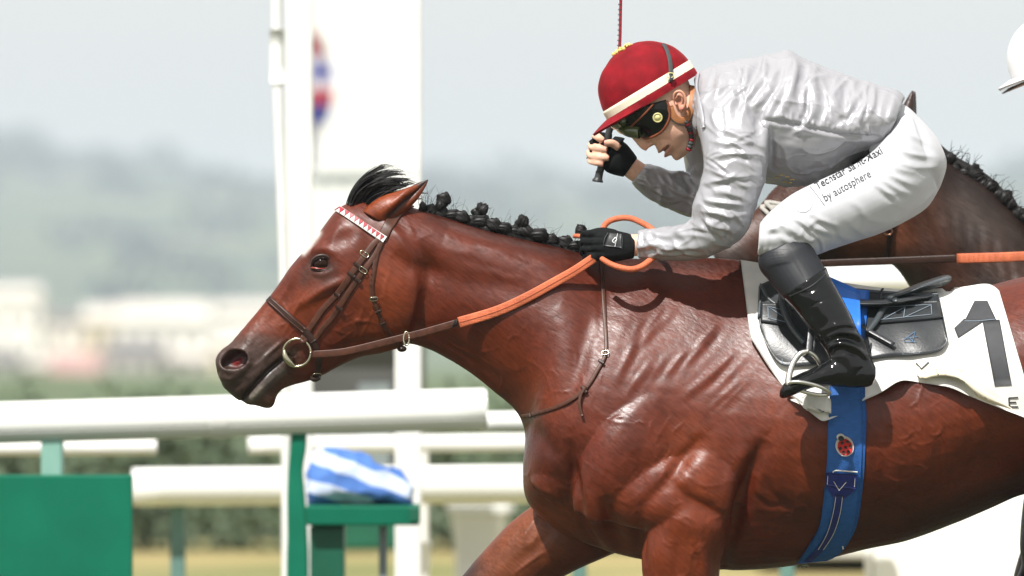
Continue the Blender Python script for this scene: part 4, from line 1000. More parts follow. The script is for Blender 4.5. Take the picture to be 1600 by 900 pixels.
# saddle
sad = empty('saddle', W(1330, 450, 0), 'small black racing saddle with raised rear seat on the white cloth', 'saddle')
fl_, FX = drape('flap', [(1188, 450), (1230, 438), (1300, 456), (1400, 466), (1466, 468)], [(1187, 515), (1205, 560), (1240, 575), (1370, 563), (1466, 554), (1482, 536)], M_SADL, sad, CB, .013, .007, 50, 24, 3, lambda G2: .006 * np.sin(np.linspace(0, np.pi, 24))[None] ** .5 * np.ones((50, 1)), both=True)
FB = BVHTree.FromPolygons([Vector(v) for v in FX.reshape(-1, 3)], grid_faces(50, 24).tolist())
edge = [(1188, 470), (1187, 515), (1205, 560), (1240, 574), (1300, 570), (1370, 562), (1462, 554), (1479, 545), (1482, 530), (1478, 500), (1474, 476)]
Xe = onto(FB, catmull(edge, 8), .001, 2)[0]; MB().add(*tube3(Xe, .0042, 8, 1)).build('flap_binding', M_SADG, fl_)
pk = decal('pocket', [(1376, 479), (1425, 475), (1473, 473)], [(1374, 507), (1425, 503), (1478, 498)], M_SADL, sad, FB, .006, 20, 10, .004)
pk2 = decal('front_pocket', [(1189, 476), (1215, 476), (1236, 480)], [(1189, 504), (1215, 508), (1240, 514)], M_SADL, sad, FB, .006, 14, 10, .004)
def stitch(pts, parent, w=.9, off=.0085, m=None): strap('stitching', pts, w, m or M_THREAD, parent, FB, off, .0008, m=4, smooth=0)
for pts in ([(1380, 484), (1455, 480)], [(1455, 480), (1456, 495)], [(1456, 495), (1376, 503)], [(1380, 502), (1414, 484)], [(1414, 484), (1412, 500)], [(1412, 500), (1454, 481)]): stitch(pts, pk)
for pts in ([(1200, 482), (1232, 490)], [(1200, 482), (1201, 500)], [(1201, 500), (1236, 508)], [(1201, 483), (1234, 505)]): stitch(pts, pk2)
M_LOGO = mat('blue_logo_thread', (.06, .14, .26), .6)
for pts in ([(1412, 532), (1430, 519)], [(1430, 519), (1426, 535)], [(1416, 530), (1434, 527)], [(1420, 528), (1428, 536)], [(1413, 535), (1432, 535)]): stitch(pts, fl_, 1.0, .003, M_LOGO)
stitch([(1208, 566), (1238, 571)], fl_, .8, .004); stitch([(1360, 559), (1462, 550)], fl_, .8, .002)
V, F = union([loft([(1262, 425, 1262, 462, .03, .5, .5, 0), (1285, 438, 1285, 470, .10, .5, .5, 0), (1340, 458, 1342, 478, .125, .5, .5, 0), (1398, 455, 1400, 470, .135, .5, .5, 0), (1442, 440, 1446, 455, .13, .5, .5, 0), (1474, 430, 1476, 446, .10, .5, .5, 0), (1487, 431, 1487, 438, .05, .5, .5, 0)], 40, 8)], .004, 4)
se = Sculpt(V, F); se.build('seat', M_SADG, sad)
V, F = union([loft([(1240, 445, 1245, 470, .12, .5, .5, 0), (1300, 456, 1300, 486, .20, .5, .6, 0), (1350, 464, 1352, 486, .22, .5, .6, 0), (1395, 464, 1396, 482, .21, .5, .6, 0), (1440, 458, 1440, 474, .17, .5, .6, 0), (1466, 455, 1466, 468, .10, .5, .5, 0)], 40, 6)], .005, 4)
link('skirt', mesh_np('skirt', V, F, M_SADL), sad)
MB().add(*tube3(np.vstack([W(1398, 467, -.215), onto(FB, [(1388, 473), (1380, 487), (1368, 507), (1355, 524)], .010, 0)[0]]), [.007, .008, .008, .008, .007], 10, 6)).build('seat_rim', M_SADG, sad)
MB().add(*tube3(onto(FB, [(1222, 452), (1219, 470), (1224, 494), (1238, 520), (1258, 540)], .010, 1)[0], .0075, 10, 6)).build('seat_rim', M_SADG, sad)
strap('girth_strap', [(1338, 510), (1362, 524), (1396, 543)], 7.5, M_SADL, sad, FB, .012, .006)
strap('girth_strap', [(1352, 540), (1360, 556), (1371, 566)], 3.5, M_SADL, sad, FB, .010, .004)
# blue overgirth across the saddle and the elastic girth below
GB = BVHTree.FromPolygons([Vector(v) for v in np.vstack((CX.reshape(-1, 3), H.V))], np.vstack((grid_faces(90, 34), H.F + 90 * 34)).tolist())
gir = empty('girth', W(1315, 660, -.28), 'blue elastic girth with a ladybird patch round the bay horse belly', 'girth')
X = []
for s in np.linspace(0, 1, 14):
    a = np.array((1293, 431)) * (1 - s) + np.array((1296, 560)) * s; b = np.array((1343, 453)) * (1 - s) + np.array((1347, 560)) * s
    X.append([(a * (1 - t) + b * t) for t in np.linspace(0, 1, 8)])
X = np.array(X); ytop = np.linspace(-.10, -.335, 14) ** 1 if False else -.335 + .235 * np.clip(1 - np.linspace(0, 1, 14) * 1.9, 0, 1) ** 1.6
Xw = np.array([[W(p[0], p[1], ytop[i]) for p in row] for i, row in enumerate(X)]); Xw = np.vstack((Xw, np.array([[hit(FB, *p)[0] + np.array((0, -.012, 0)) for p in np.linspace((1296, 570), (1347, 572), 8)]])))
MB().add(*sheet(Xw, .003)).build('overgirth', M_BLUEB, gir)
left = [(1296, 590), (1296, 617), (1293, 711), (1289, 756), (1281, 817), (1266, 847), (1246, 877)]; right = [(1347, 590), (1347, 617), (1349, 658), (1345, 741), (1334, 817), (1312, 858), (1292, 872)]
web, WX = drape('web', left, right, M_BLUEG, gir, GB, .007, .004, 60, 12, 2)
WBV = BVHTree.FromPolygons([Vector(v) for v in WX.reshape(-1, 3)], grid_faces(60, 12).tolist())
drape('under_web', [(x + 5, y) for x, y in right], [(x - 6, y) for x, y in right], M_BLUEG, gir, GB, .004, .003, 60, 4, 1)
strap('white_piping', [(1291, 734), (1315, 735), (1340, 737)], 2, M_CLOTH, gir, WBV, .003, .002)
decal('navy_tab', [(1291, 738), (1340, 741)], [(1290, 757), (1337, 763)], M_NAVY, gir, WBV, .004, 14, 8, .003)
decal('navy_tab', [(1290, 757.5), (1337, 763.5)], [(1302, 776), (1320, 778)], M_NAVY, gir, WBV, .0042, 14, 8, .003)
strap('navy_strap', [(1311, 772), (1307, 800), (1297, 832), (1280, 858), (1262, 876)], 13, M_NAVY, gir, WBV, .003, .003)
for d in (-1, 1): strap('tab_stitching', [(1311 + 5 * d, 774), (1307 + 5.5 * d, 800), (1297 + 5 * d, 832), (1282 + 4 * d, 856)], .9, M_CLOTH, gir, WBV, .0055, .0008)
for q in ((1294, 742, 1293, 755), (1336, 745, 1335, 758), (1303, 750, 1311, 764), (1311, 764, 1322, 751)): strap('tab_stitching', [q[:2], q[2:]], .8, M_CLOTH, gir, WBV, .0075, .0008, smooth=0)
buckle(HB, 1256, 878, 20, 12, 10, gir, .012)
# ladybird patch
M_RED = mat('red_embroidery', (.55, .02, .02), .6, .1, 200, .3, 500, .0006); M_BLK = mat('black_embroidery', (.012, .012, .012), .6)
def disc(cx, cy, rx, ry, m, parent, name, off, ang=0, bvh=None):
    a = np.linspace(0, 2 * np.pi, 22, endpoint=False); al = math.radians(ang)
    P = np.array([(cx + rx * math.cos(t) * math.cos(al) - ry * math.sin(t) * math.sin(al), cy + rx * math.cos(t) * math.sin(al) + ry * math.sin(t) * math.cos(al)) for t in a])
    X, N = onto(bvh, P, off, 0); Y = X - N * .0012
    return MB().add(*rings_mesh(np.array([Y, X]))).build(name, m, parent)
lb = disc(1320, 697, 14, 16, M_CLOTH, gir, 'patch_border', .0035, -20, WBV)
disc(1314, 683, 6.5, 5.5, M_CLOTH, lb, 'patch_border_head', .0037, 20, WBV)
disc(1320.5, 698, 11, 13, M_RED, lb, 'patch_body', .0048, -20, WBV); disc(1314.5, 685, 4.6, 4, M_BLK, lb, 'patch_head', .0052, 20, WBV)
for x, y in ((1316, 692), (1324, 690), (1313.5, 700), (1321, 698.5), (1328, 697), (1318, 706), (1325.5, 705)): disc(x, y, 2.2, 2.4, M_BLK, lb, 'patch_spot', .0058, 0, WBV)
# stirrup
sti = empty('stirrup', W(1262, 600, -.36), 'polished steel stirrup iron holding the toe of the black boot', 'stirrup')
ys = -.375
strap('stirrup_leather', [(1268, 505, -.335), (1266, 525, -.35), (1263, 556, ys)], 9, M_SADL, sti, None, 0, .005); strap('stirrup_leather', [(1275, 512, -.34), (1272, 540, -.352), (1268, 553, ys + .01)], 4, M_SADL, sti, None, 0, .004)
MB().add(*tube3([W(1262, 549, ys), W(1250, 553, ys - .004), W(1240, 566, ys - .010), W(1234, 582, ys - .02), W(1232, 598, ys - .03), W(1236, 604, ys - .035)], [.0068, .0072, .0072, .0078, .0085, .007], 12, 6)).build('arch', M_STEEL, sti)
MB().add(*tube3([W(1262, 549, ys), W(1273, 556, ys + .006), W(1280, 566, ys + .012), W(1286, 580, ys + .03), W(1292, 604, ys + .03)], [.0062, .006, .0058, .0055, .005], 12, 6)).build('arch', M_STEEL, sti)
tread = [W(1265 + 31 * math.cos(t) - 0 * math.sin(t), 607 + 7.5 * math.sin(t) + 8 * math.cos(t) * .9, ys - .03 + .02 * math.sin(t) + .012 * math.cos(t)) for t in np.linspace(0, 2 * math.pi, 25)]
MB().add(*tube3(tread, .0048, 10, 2)).build('tread', M_STEEL, sti)
# ------------------------------------------------------------------ the jockey
M_SKIN = mat('skin', (.5, .3, .2), .48, .11, 70, .3, 260, .001, attr=True, Subsurface_Weight=.08, Subsurface_Radius=(.012, .005, .003), Specular_IOR_Level=.45)
def satin(name, col, rough, metal, spec, b1=.25, b2=.2):
    m, n, l, b = new_mat(name); tc = n.new('ShaderNodeTexCoord')
    b.inputs['Base Color'].default_value = (*col, 1); b.inputs['Roughness'].default_value = rough; b.inputs['Metallic'].default_value = metal; b.inputs['Specular IOR Level'].default_value = spec
    mp = n.new('ShaderNodeMapping'); mp.inputs['Rotation'].default_value = (0, .9, 0); mp.inputs['Scale'].default_value = (1.7, 1, .8); l.new(tc.outputs['Object'], mp.inputs[0])
    wz = n.new('ShaderNodeTexNoise'); wz.inputs['Scale'].default_value = 5; l.new(mp.outputs[0], wz.inputs['Vector'])
    ad = n.new('ShaderNodeMixRGB'); ad.blend_type = 'ADD'; ad.inputs[0].default_value = .12; l.new(mp.outputs[0], ad.inputs[1]); l.new(wz.outputs[1], ad.inputs[2])
    prev = None
    for sc_, typ, st, d in ((8, 'RIDGED_MULTIFRACTAL', b1, .006), (21, 'RIDGED_MULTIFRACTAL', b2, .003), (700, 'FBM', .08, .0006)):
        z = n.new('ShaderNodeTexNoise'); z.noise_type = typ; z.inputs['Scale'].default_value = sc_; z.inputs['Detail'].default_value = 1.5; l.new(ad.outputs[0], z.inputs['Vector'])
        bp = n.new('ShaderNodeBump'); bp.inputs['Strength'].default_value = st; bp.inputs['Distance'].default_value = d; l.new(z.outputs[0], bp.inputs['Height'])
        if prev is not None: l.new(prev, bp.inputs['Normal'])
        prev = bp.outputs[0]
    l.new(prev, b.inputs['Normal']); return m
M_SILK = satin('silver_satin', (.375, .375, .40), .36, .25, .5, .2, .18)
M_BREECH = mat('white_breeches', (.50, .51, .54), .55, .03, 20, .15, 500, .0006, Sheen_Weight=.15)
M_VELVET = mat('red_velvet', (.19, .003, .008), .8, .3, 26, .3, 60, .002, Sheen_Weight=.22, Sheen_Roughness=.3, Sheen_Tint=(1, .25, .28, 1), Specular_IOR_Level=.2)
M_CREAM = mat('cream_band', (.78, .71, .56), .6, .05, 60, .2, 300, .0005)
M_GOLD = mat('gold_braid', (.72, .52, .16), .5, .3, 200, .8, 300, .002)
M_GLOVE = mat('black_glove_knit', (.0045, .0055, .006), .85, .3, 80, .6, 350, .0015, Specular_IOR_Level=.2)
M_GLOVEP = mat('glove_rubber', (.03, .033, .035), .42, .2, 60, .3, 200, .001)
M_WLINE = mat('pale_print', (.62, .64, .65), .5)
M_PATENT = mat('patent_leather', (.004, .0045, .005), .11, .2, 12, .25, 14, .006, Specular_IOR_Level=.42)
M_GAITER = mat('matt_black_stretch', (.010, .012, .016), .5, .15, 30, .2, 400, .0006)
M_GOG = mat('goggle_lens', (.004, .005, .004), .12, .3, 20, Specular_IOR_Level=.35)
M_GOGG = mat('goggle_green_plastic', (.06, .08, .025), .12, .4, 30, Coat_Weight=.8, Coat_Roughness=.03)
M_GRIM = mat('goggle_rim', (.20, .052, .022), .45, .2, 60)
M_TAN = mat('tan_leather', (.42, .17, .065), .5, .15, 60, .5, 260, .001)
M_ELAST = mat('dark_elastic', (.045, .055, .055), .65, .15, 200)
M_YEL = mat('pale_yellow_plastic', (.62, .58, .26), .4, .1, 60)
M_TXT = mat('dark_print', (.03, .03, .035), .6)
SKIN = (.70, .42, .30)

jockey = empty('person', W(1300, 450, 0), 'jockey in silver silks and red velvet cap crouching over the bay horse', 'person')
# --- body: head, neck, trunk core, arms, bare fingers
NOSE = [limb([(985, 203, 0, 7, .011), (999, 215, 0, 9.5, .014), (1008, 226, 0, 9.0, .0165), (1013, 230.5, 0, 5.5, .013)], 20), ellipsoid(W(1019, 225, -.0115), (.0095, .008, .0075)), ellipsoid(W(1019, 225, .0115), (.0095, .008, .0075))]
FACE = loft([(952, 172, 1026, 84, .060, .5, .5, 0), (964, 189, 1050, 96, .070, .5, .48, 0), (982, 201, 1068, 112, .077, .5, .48, 0), (1000, 208, 1078, 132, .077, .5, .46, 0), (1015, 221, 1082, 150, .073, .52, .46, 0),
             (1027, 234, 1085, 168, .066, .52, .46, 0), (1037, 242.5, 1087, 186, .058, .52, .52, 0), (1047, 245.5, 1088, 200, .044, .52, .52, 0), (1058, 248, 1088, 214, .036, .52, .55, 0), (1068, 245, 1086, 226, .024, .5, .5, 0), (1075, 238, 1082, 232, .010, .5, .5, 0)], 40, 6)
FING = {'middle': [(950, 226, .178), (929, 223, .168), (924, 228, .152), (934, 231, .132), (949, 235, .127)], 'ring': [(950, 239, .178), (926, 236, .168), (922, 241, .152), (934, 245, .130), (952, 247, .125)],
        'little': [(948, 251, .176), (926, 247, .168), (922, 251, .152), (931, 254, .132), (943, 256, .128)], 'index': [(952, 216, .175), (934, 213, .165), (928, 210, .15), (934, 214, .133), (943, 220, .129)], 'thumb': [(968, 232, .125), (957, 224, .116), (944, 224, .108)]}
hands = [limb([(x, y, d, 6.3 if k != 'little' else 5.4, .0098 if k != 'little' else .0085) for x, y, d in p[:-1]] + [(p[-1][0], p[-1][1], p[-1][2], 5.0, .008)], 14, 6) for k, p in FING.items()]
body_parts = [FACE] + NOSE + hands + [
    limb([(1066, 165, 0, 34, .055), (1095, 175, 0, 36, .06), (1140, 180, 0, 40, .07)]), loft([(1120, 150, 1120, 220, .12, .5, .5, 0), (1200, 130, 1200, 240, .15, .5, .5, 0), (1300, 150, 1290, 220, .12, .5, .5, 0), (1400, 190, 1410, 260, .11, .5, .5, 0)], 30, 5),
    limb([(1130, 170, -.12, 26, .04), (1140, 260, -.19, 24, .035), (1118, 362, -.2, 22, .032), (1050, 384, -.155, 20, .028), (1008, 383, -.118, 17.5, .025), (985, 383, -.113, 17, .024), (965, 383, -.11, 14, .02)]),
    limb([(1130, 170, .12, 26, .04), (1108, 250, .19, 20, .03), (1090, 298, .205, 16, .03), (1040, 292, .18, 19, .028), (1003, 273, .165, 17, .026), (985, 261, .16, 16.5, .023), (962, 243, .152, 12, .018)]),
    limb([(1410, 255, -.10, 36, .05), (1310, 330, -.20, 28, .05), (1222, 375, -.27, 30, .045), (1262, 455, -.31, 24, .035), (1310, 530, -.35, 18, .028)]),
    limb([(1410, 255, .10, 36, .05), (1310, 330, .20, 28, .05), (1222, 375, .27, 30, .045), (1262, 455, .31, 24, .035), (1310, 530, .35, 18, .028)])]
V, F = union(body_parts, .0026, 3)
J = Sculpt(V, F, SKIN, both=True)
face = np.abs(J.V[:, 1]) < .1
fm = face & (J.Q[:, 0] < 1095) & (J.Q[:, 0] > 960) & (J.Q[:, 1] < 252) & (J.V[:, 1] < .09)
J.stroke([(1000, 214), (1020, 212), (1042, 206)], 7, 3.5, mask=fm).blob((1052, 205), 14, 12, 3, mask=fm)
J.stroke([(1022, 219), (1032, 218), (1044, 219), (1050, 228)], 3, -2.4, mask=fm)                       # smile fold
J.stroke([(1018, 232), (1026, 222)], 2.2, -2, mask=fm)
J.blob((1020, 229), 2.6, 2.0, -6, mask=fm)                                                            # nostril
J.stroke([(1031, 237.5), (1038, 229), (1046, 223)], 2.4, 2.6, mask=fm); J.refresh()
J.stroke([(1035, 238), (1039, 234), (1044, 229)], 1.8, -8, taper=False, mask=fm); J.refresh()           # open mouth
J.stroke([(1038.5, 244), (1043, 238), (1049, 229)], 2.4, 3.2, mask=fm).stroke([(1046, 246), (1051, 240), (1056, 233)], 3, -2, mask=fm).blob((1058, 243), 8, 7, 2.5, mask=fm)
J.stroke([(1050, 226), (1054, 234), (1052, 242)], 2.5, -1.6, mask=fm).stroke([(1062, 205), (1072, 220), (1072, 236)], 5, 2, mask=fm)
J.V = lap_smooth(J.V, J.F, 1, .3); J.refresh()
J.push((1013, 231), 5, (-2.0, 3.5), .016).push((1021, 229), 3.5, (2.2, -3), .012)                         # nose tip, under the nose
J.push((1030, 237), 3.2, (-1.6, 2.2), .024).push((1035, 240), 2.6, (5, -7), .026).push((1039.5, 245), 3.2, (-1.4, 2.6), .022).push((1047, 246), 3.5, (1.6, -2.6), .024).push((1058, 248), 6, (-.6, 2.4), .024)
J.refresh()
J.paint([(1035, 239), (1039, 234), (1045, 228)], 1.9, (.05, .008, .008), .95, mask=fm).paint([(1031.5, 238.5), (1037, 231)], 1.7, (.40, .13, .11), .8, mask=fm).paint([(1038.5, 244), (1043, 238.5), (1047, 232)], 2.3, (.45, .12, .11), .85, mask=fm)
J.paint([(1020, 229)], 2.2, (.12, .04, .03), .9, mask=fm).paint([(1008, 228), (1014, 230)], 6, (.74, .36, .26), .6, mask=fm).paint([(1040, 215), (1052, 212)], 12, (.80, .44, .33), .6, mask=fm)
J.paint([(1052, 240), (1066, 236), (1075, 220)], 8, (.56, .35, .26), .55, mask=fm)
fars = J.V[:, 1] > .09
for k, p in FING.items(): J.paint([(p[-1][0], p[-1][1])], 4, (.60, .24, .19), .6, mask=fars & (J.V[:, 1] < .145))
jb = J.build('body', M_SKIN, jockey); JB = J.bvh()
# ear
def jockey_ear(s):
    a = math.radians(-14); ca, sa = math.cos(a), math.sin(a)
    f = lambda u, v: (1062 + u * ca - v * sa, 158 + u * sa + v * ca)
    yb = -.071
    parts = [ellipsoid(W(*f(-1, -2), yb + .004), (.0135, .007, .02)), ellipsoid(W(*f(1, 11), yb - .002), (.0085, .0065, .010)),
             tube3([W(*f(*p), yb + d) for p, d in (((-7, 2), -.003), ((-8, -6), -.007), ((-4, -14), -.011), ((4, -15), -.013), ((9, -8), -.013), ((9, 2), -.012), ((5, 10), -.009), ((1, 13), -.006))], [.0022, .003, .0036, .0038, .0036, .0034, .0036, .004], 10, 6),
             tube3([W(*f(*p), yb + d) for p, d in (((-2, -9), -.004), ((3, -7), -.006), ((4, 0), -.006), ((1, 6), -.005))], .0022, 8, 5), ellipsoid(W(*f(-6, 3), yb - .005), (.004, .005, .0055))]
    V, F = union(parts, .0012, 3); E = Sculpt(V, F, (.55, .27, .18)); m = None
    E.blob(f(-2, -2), 4, 6, -4); E.paint([f(-2, -1)], 4, (.33, .12, .08), .9).paint([f(1, 12)], 5, (.60, .22, .16), .7)
    if s > 0: E.V[:, 1] *= -1; E.F = E.F[:, ::-1].copy()
    E.build('ear', M_SKIN, jb)
jockey_ear(-1); jockey_ear(1)

# --- silks
TORSO = loft([(1086, 124, 1094, 190, .085, .5, .5, 0), (1098, 111, 1098, 232, .14, .5, .5, 0), (1120, 102, 1108, 256, .185, .5, .48, 0), (1150, 95, 1136, 270, .21, .48, .48, 0), (1185, 90, 1170, 279, .22, .48, .48, 0),
              (1215, 83, 1205, 286, .218, .5, .47, 0), (1232, 80, 1232, 291, .215, .5, .47, 0), (1250, 90, 1256, 291, .21, .5, .47, 0), (1290, 107, 1286, 284, .20, .5, .48, 0), (1335, 123, 1322, 262, .19, .5, .48, 0), (1375, 135, 1352, 245, .18, .5, .48, 0), (1402, 143, 1372, 236, .175, .5, .48, 0), (1412, 152, 1384, 228, .160, .5, .48, 0)], 48, 6)
SLN = limb([(1120, 140, -.12, 40, .06), (1135, 175, -.165, 48, .07), (1148, 225, -.20, 51, .075), (1148, 268, -.215, 49, .07), (1138, 305, -.215, 46, .066), (1124, 342, -.21, 47, .064), (1100, 369, -.195, 33, .056), (1066, 379, -.165, 28, .048), (1030, 382, -.135, 25, .04), (1006, 382, -.118, 22.5, .034), (998, 382, -.114, 21, .031)], 36, 6)
SLF = limb([(1110, 170, .14, 45, .06), (1110, 230, .19, 42, .065), (1106, 280, .21, 34, .06), (1090, 306, .21, 34, .055), (1060, 299, .20, 30, .048), (1030, 289, .18, 26, .04), (1006, 276, .167, 20.5, .034), (999, 271, .163, 18.5, .03)], 32, 6)
COL = limb([(1083, 158, 0, 40, .062), (1092, 160, 0, 46, .07), (1104, 165, 0, 52, .09)], 36, 4)
V, F = union([TORSO, SLN, SLF, COL], .003, 5)
K = Sculpt(V, F, (.5, .5, .5))
slv = K.V[:, 1] < -.1; 
fr = np.random.RandomState(21)
def folds(SC, poly, ang, n, L, r, amp, spread=.35, mask=None, bend=.25, seed=0):
    rs = np.random.RandomState(seed); P = np.array(poly, float); lo, hi = P.min(0), P.max(0); k = 0
    while k < n:
        c = lo + rs.rand(2) * (hi - lo)
        if not inpoly(c[None], P)[0]: continue
        k += 1; a = math.radians(ang) + rs.normal() * spread; l = L * rs.uniform(.6, 1.3); d = np.array((math.cos(a), math.sin(a))); nn = np.array((-d[1], d[0])) * l * bend * rs.normal()
        pts = [c - d * l / 2, c + nn * .6 - d * l * .1, c + nn * .5 + d * l * .2, c + d * l / 2]
        A = amp * rs.uniform(.5, 1.2); rr = r * rs.uniform(.7, 1.3)
        SC.stroke(pts, rr, A, rr * rs.uniform(.35, .8), mask=mask); SC.stroke([p + np.array((-d[1], d[0])) * rr * 1.5 for p in pts], rr, -A * .7, mask=mask)
# strong traced folds of the jacket
for pts, r, a, r2 in [([(1229, 84), (1226, 128), (1208, 165), (1195, 195), (1192, 228), (1200, 246)], 12, 8, 5), ([(1246, 92), (1238, 140), (1222, 170), (1205, 200)], 9, 5, 5), ([(1262, 100), (1268, 140), (1282, 158)], 8, 5, 4),
                      ([(1215, 90), (1205, 130), (1180, 160), (1150, 175)], 9, 5, 5), ([(1170, 98), (1160, 130), (1135, 150), (1110, 165)], 9, 5, 4), ([(1130, 104), (1125, 135), (1108, 160)], 8, 4, 4), ([(1195, 92), (1192, 120), (1170, 145)], 7, 4, 4),
                      ([(1310, 118), (1300, 150), (1310, 175), (1330, 182)], 8, 5, 4), ([(1330, 124), (1335, 150), (1320, 180)], 7, 5, 4), ([(1362, 135), (1360, 165), (1366, 195)], 9, 5, 4), ([(1385, 140), (1376, 175), (1376, 212)], 8, 5, 4), ([(1398, 146), (1392, 170), (1382, 200)], 6, 4, 3),
                      ([(1340, 140), (1345, 170), (1320, 195), (1300, 200)], 8, 5, 4)]:
    K.stroke(pts, r, a, r2); K.stroke([(x - 13, y + 2) for x, y in pts], 8, -a * .7)
K.refresh()
folds(K, [(1200, 95), (1240, 92), (1400, 148), (1378, 205), (1200, 190)], 105, 26, 60, 6, 3.6, .35, seed=1)
folds(K, [(1095, 120), (1210, 95), (1195, 170), (1100, 190)], 130, 20, 50, 6, 3.4, .4, seed=2)
seam = [(1196, 188), (1222, 191), (1250, 196), (1291, 205), (1326, 211), (1374, 214)]
K.stroke(seam, 3.5, -5, taper=False); K.stroke([(x, y + 7) for x, y in seam], 5, 3)
for i in range(34):
    t = fr.rand(); q = resample(np.array(seam, float), 50)[int(t * 49)]; K.stroke([(q[0], q[1] - 1), (q[0] + fr.uniform(-6, 6), q[1] - fr.uniform(9, 22))], 2.6, fr.uniform(2, 4.2))
folds(K, [(1215, 205), (1370, 222), (1330, 255), (1250, 285), (1210, 275)], 165, 9, 60, 9, 2.6, .35, seed=3)
K.stroke([(1282, 262), (1290, 256), (1300, 262), (1295, 271), (1285, 270)], 4, 2.4)
K.stroke([(1205, 276), (1250, 284), (1300, 272), (1350, 246), (1376, 232)], 5, 4); K.stroke([(1200, 262), (1250, 272), (1300, 260)], 6, -3)
# sleeve
up = K.V[:, 1] < -.13
for pts, a in [([(1107, 248), (1150, 240), (1192, 249)], 5), ([(1104, 262), (1140, 277), (1186, 274)], 6), ([(1100, 288), (1136, 282), (1176, 296)], 5), ([(1098, 312), (1120, 317), (1170, 320)], 6), ([(1094, 334), (1112, 358), (1136, 372)], 6), ([(1120, 300), (1150, 306), (1176, 318)], 5),
               ([(1094, 330), (1120, 334), (1160, 345)], 6), ([(1100, 345), (1122, 356), (1146, 360)], 5), ([(1120, 200), (1155, 214), (1196, 232)], 4), ([(1110, 220), (1140, 226), (1180, 222)], 4), ([(1095, 322), (1104, 345), (1110, 372)], 5), ([(1130, 330), (1140, 350), (1128, 372)], 5)]:
    K.stroke(pts, 5, a * .75, 2.2, mask=up); K.stroke([(x, y + 8) for x, y in pts], 4, -a * .6, mask=up)
folds(K, [(1105, 180), (1190, 200), (1190, 300), (1150, 370), (1100, 360)], 12, 22, 44, 3.2, 2.0, .5, up, seed=4)
K.stroke([(1126, 165), (1130, 195), (1128, 225)], 4, -3, mask=up); K.stroke([(1186, 175), (1197, 215), (1196, 250)], 8, 5, mask=up); K.stroke([(1203, 190), (1206, 220), (1206, 262)], 5, -8)
folds(K, [(1006, 366), (1090, 345), (1100, 390), (1010, 400)], 5, 16, 55, 4.5, 3.0, .3, K.V[:, 1] < -.08, seed=5)
K.stroke([(1010, 374), (1040, 388), (1070, 385), (1100, 388)], 5, 4, 3, mask=up | (K.V[:, 1] < -.1)); K.stroke([(1012, 396), (1050, 398), (1090, 394)], 5, 4, 3, mask=K.V[:, 1] < -.08)
for i in range(9): K.stroke([(1000, 364 + i * 4.4), (1009, 365 + i * 4.3), (1019, 364 + i * 4.3 + fr.uniform(-3, 3))], 2.0, 3.2, mask=K.V[:, 1] < -.06)
K.stroke([(1000, 362), (1000, 402)], 2.5, 3, mask=K.V[:, 1] < -.06); K.stroke([(1006, 362), (1006, 403)], 3, -3, mask=K.V[:, 1] < -.06)
fs = K.V[:, 1] > .12
folds(K, [(1005, 262), (1080, 275), (1085, 330), (1040, 318), (1000, 288)], 28, 16, 50, 4.5, 3.4, .35, fs, seed=6); folds(K, [(1080, 240), (1110, 240), (1100, 330), (1080, 320)], 80, 8, 50, 5, 3.4, .3, fs, seed=7)
for i in range(6): K.stroke([(1002 - i * 2, 260 + i * 6), (1016 - i * 1.6, 266 + i * 6)], 2.2, 3, mask=fs)
a_ = K.V[:, 0] * .8 + K.V[:, 2] * .6; b_ = -K.V[:, 0] * .6 + K.V[:, 2] * .8
PW = np.c_[a_ * 1.0, K.V[:, 1], b_ * .45]; PW = PW + vnoise(K.V, 9, 6)[:, None] * .03
K.V += K.N * ((1 - np.abs(vnoise(PW, 17, 5))) ** 6 * .0034 + (1 - np.abs(vnoise(PW, 31, 7))) ** 6 * .0012)[:, None]
silks = K.build('silks', M_SILK, jockey); KB = K.bvh()
# collar trim and gold emblem
strap('collar', [(1092, 118), (1090, 135), (1093, 155), (1098, 178), (1101, 200)], 7, M_SILK, silks, KB, .004, .006)
E0 = [(1214, 277), (1222, 273), (1230, 276), (1238, 280), (1234, 285), (1226, 284), (1218, 287)]
for i in range(6): MB().add(*tube3([hit(KB, E0[i][0] + q, E0[i][1] + abs(q) * .3)[0] + np.array((0, -.003, 0)) for q in (-3, -1, 1, 3)], .0014, 6, 3)).build('gold_emblem', M_GOLD, silks)

# --- breeches
def thigh(s):
    st = [(1187, 349, 1184, 399, .055, -.285), (1196, 338, 1204, 404, .068, -.28), (1214, 321, 1236, 406, .077, -.272), (1238, 303, 1266, 402, .083, -.26), (1268, 287, 1296, 391, .09, -.24), (1305, 270, 1335, 378, .096, -.215), (1342, 252, 1375, 365, .10, -.185), (1375, 225, 1415, 346, .105, -.15), (1405, 185, 1448, 325, .105, -.11), (1425, 180, 1465, 300, .09, -.08)]
    return loft([(a, b, c, d, hw, .5, .5, s * y) for a, b, c, d, hw, y in st], 40, 6)
PEL = loft([(1350, 190, 1372, 320, .13, .5, .5, 0), (1385, 165, 1400, 338, .16, .5, .5, 0), (1412, 163, 1430, 332, .175, .5, .5, 0), (1440, 187, 1452, 318, .17, .5, .5, 0), (1462, 212, 1467, 296, .15, .5, .5, 0), (1474, 235, 1475, 276, .10, .5, .5, 0), (1479, 250, 1479, 262, .03, .5, .5, 0)], 44, 6)
V, F = union([thigh(1), thigh(-1), PEL], .0036, 7)
B = Sculpt(V, F)
nr = B.V[:, 1] < -.02
